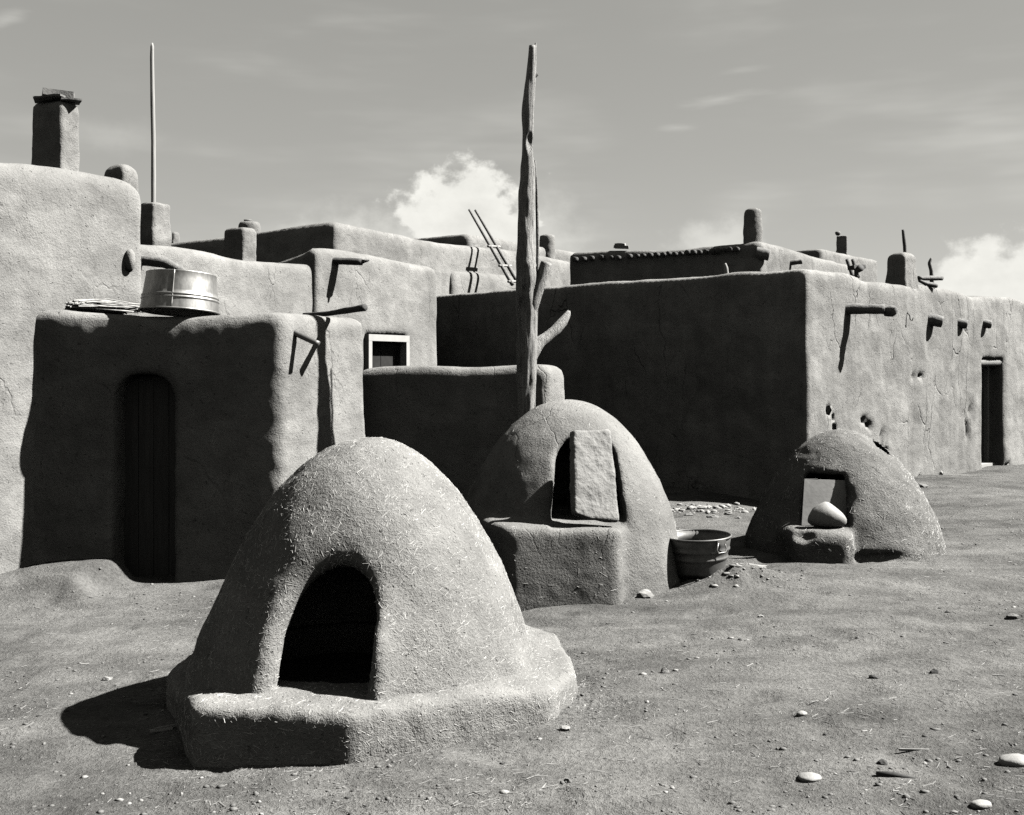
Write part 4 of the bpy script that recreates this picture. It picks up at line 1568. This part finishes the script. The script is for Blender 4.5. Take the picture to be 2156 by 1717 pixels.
rng, x, y = ground_scatter(11000, 5, near=1.9)
pt = np.stack([x, y, 0 * x], 1)
dens = vnoise(pt, 0.8, 9) + 0.5 * vnoise(pt, 0.25, 10) + 0.25 * (x > 0)
ok = clear(x, y) & (dens > rng.normal(0.0, 0.35, len(x)))
x, y = x[ok], y[ok]
z = ground_z(x, y)
slivers("straw_litter", None, np.stack([x, y, z + 0.001], 1), np.tile([0, 0, 1.0], (len(x), 1)), rng, 0.008, 0.075, 0.0015, 0.006, M_chip, 0.35)
tag(bpy.data.objects["straw_litter"], "chopped straw and wood chips scattered over the yard", "straw", kind="stuff")
# thicker straw round the plinth and in the disturbed soil in front
n = 2600
rng = np.random.default_rng(15)
tpar = rng.random(n)
k = rng.integers(0, len(plinth), n)
e0, e1 = plinth[k], plinth[(k + 1) % len(plinth)]
xy = e0 + (e1 - e0) * tpar[:, None]
outv = xy - O1
outv /= np.linalg.norm(outv, axis=1)[:, None]
xy = xy + outv * np.abs(rng.normal(0, 0.16, (n, 1)))
xy2 = np.stack([rng.normal(-0.25, 0.6, 700), rng.normal(4.13, 0.14, 700)], 1)
xy = np.concatenate([xy, xy2])
zz = ground_z(xy[:, 0], xy[:, 1])
slivers("straw_skirt", None, np.column_stack([xy, zz + 0.002]), np.tile([0, 0, 1.0], (len(xy), 1)), rng, 0.006, 0.040, 0.0012, 0.0032, M_chip, 0.5)
tag(bpy.data.objects["straw_skirt"], "fallen straw gathered round the plinth of the front oven", "straw", kind="stuff")


def pebbles(name, label, n, seed, rmin, rmax, mat, thr, near=1.7, flat=0.6):
    rng, x, y = ground_scatter(n, seed, near=near)
    pt = np.stack([x, y, 0 * x], 1)
    dens = vnoise(pt, 0.7, seed + 1) + 0.6 * vnoise(pt, 0.2, seed + 2)
    ok = clear(x, y) & (dens > thr)
    x, y = x[ok], y[ok]
    n = len(x)
    z = ground_z(x, y)
    r = rmin + (rmax - rmin) * rng.random(n) ** 4
    bv, bf = ICO1
    sh = 1 + 0.8 * (rng.random((n, len(bv), 1)) - 0.5)
    asp = np.stack([0.7 + 0.8 * rng.random(n), 0.7 + 0.6 * rng.random(n), flat * (0.6 + 0.6 * rng.random(n))], 1)
    V = bv[None] * sh * (r[:, None] * asp)[:, None, :] + np.stack([x, y, z + r * 0.05], 1)[:, None, :]
    Fq = (bf[None] + (np.arange(n) * len(bv))[:, None, None]).reshape(-1, 3)
    o = mesh_obj(name, V.reshape(-1, 3), Fq, mat, None, smooth=True)
    return tag(o, label, "pebbles", kind="stuff")


pebbles("pebbles", "small pale pebbles strewn over the yard", 2200, 21, 0.003, 0.016, M_stone, 0.15)
pebbles("grey_pebbles", "small grey pebbles and grit strewn over the yard", 10000, 31, 0.003, 0.014, M_stone_mid, 0.0)
pebbles("dark_crumbs", "dark crumbs of dung and charcoal strewn over the yard", 4500, 41, 0.003, 0.014, M_clod, 0.25)
# stony strip behind the tub, and rubble on the heap below it
rng = np.random.default_rng(51)
n = 260
xs = np.concatenate([rng.uniform(1.4, 3.2, n), rng.normal(1.62, 0.2, 70)])
ys = np.concatenate([12.45 + rng.normal(0, 0.28, n), rng.normal(7.98, 0.09, 70)])
rr = np.concatenate([0.008 + 0.034 * rng.random(n) ** 2.5, 0.004 + 0.016 * rng.random(70) ** 2])
bv, bf = ICO1
V = bv[None] * (1 + 0.9 * (rng.random((len(xs), len(bv), 1)) - 0.5)) * (rr[:, None] * np.stack([0.8 + rng.random(len(xs)), 0.8 + 0.5 * rng.random(len(xs)), 0.3 + 0.5 * rng.random(len(xs))], 1))[:, None, :] + np.stack([xs, ys, ground_z(xs, ys) + rr * 0.2], 1)[:, None, :]
o = mesh_obj("gravel_strip", V.reshape(-1, 3), (bf[None] + (np.arange(len(xs)) * len(bv))[:, None, None]).reshape(-1, 3), M_stone, None)
tag(o, "strip of small stones behind the tub and rubble below it", "gravel", kind="stuff")

for o in bpy.data.objects:
    if "_w" in o.keys():
        del o["_w"]
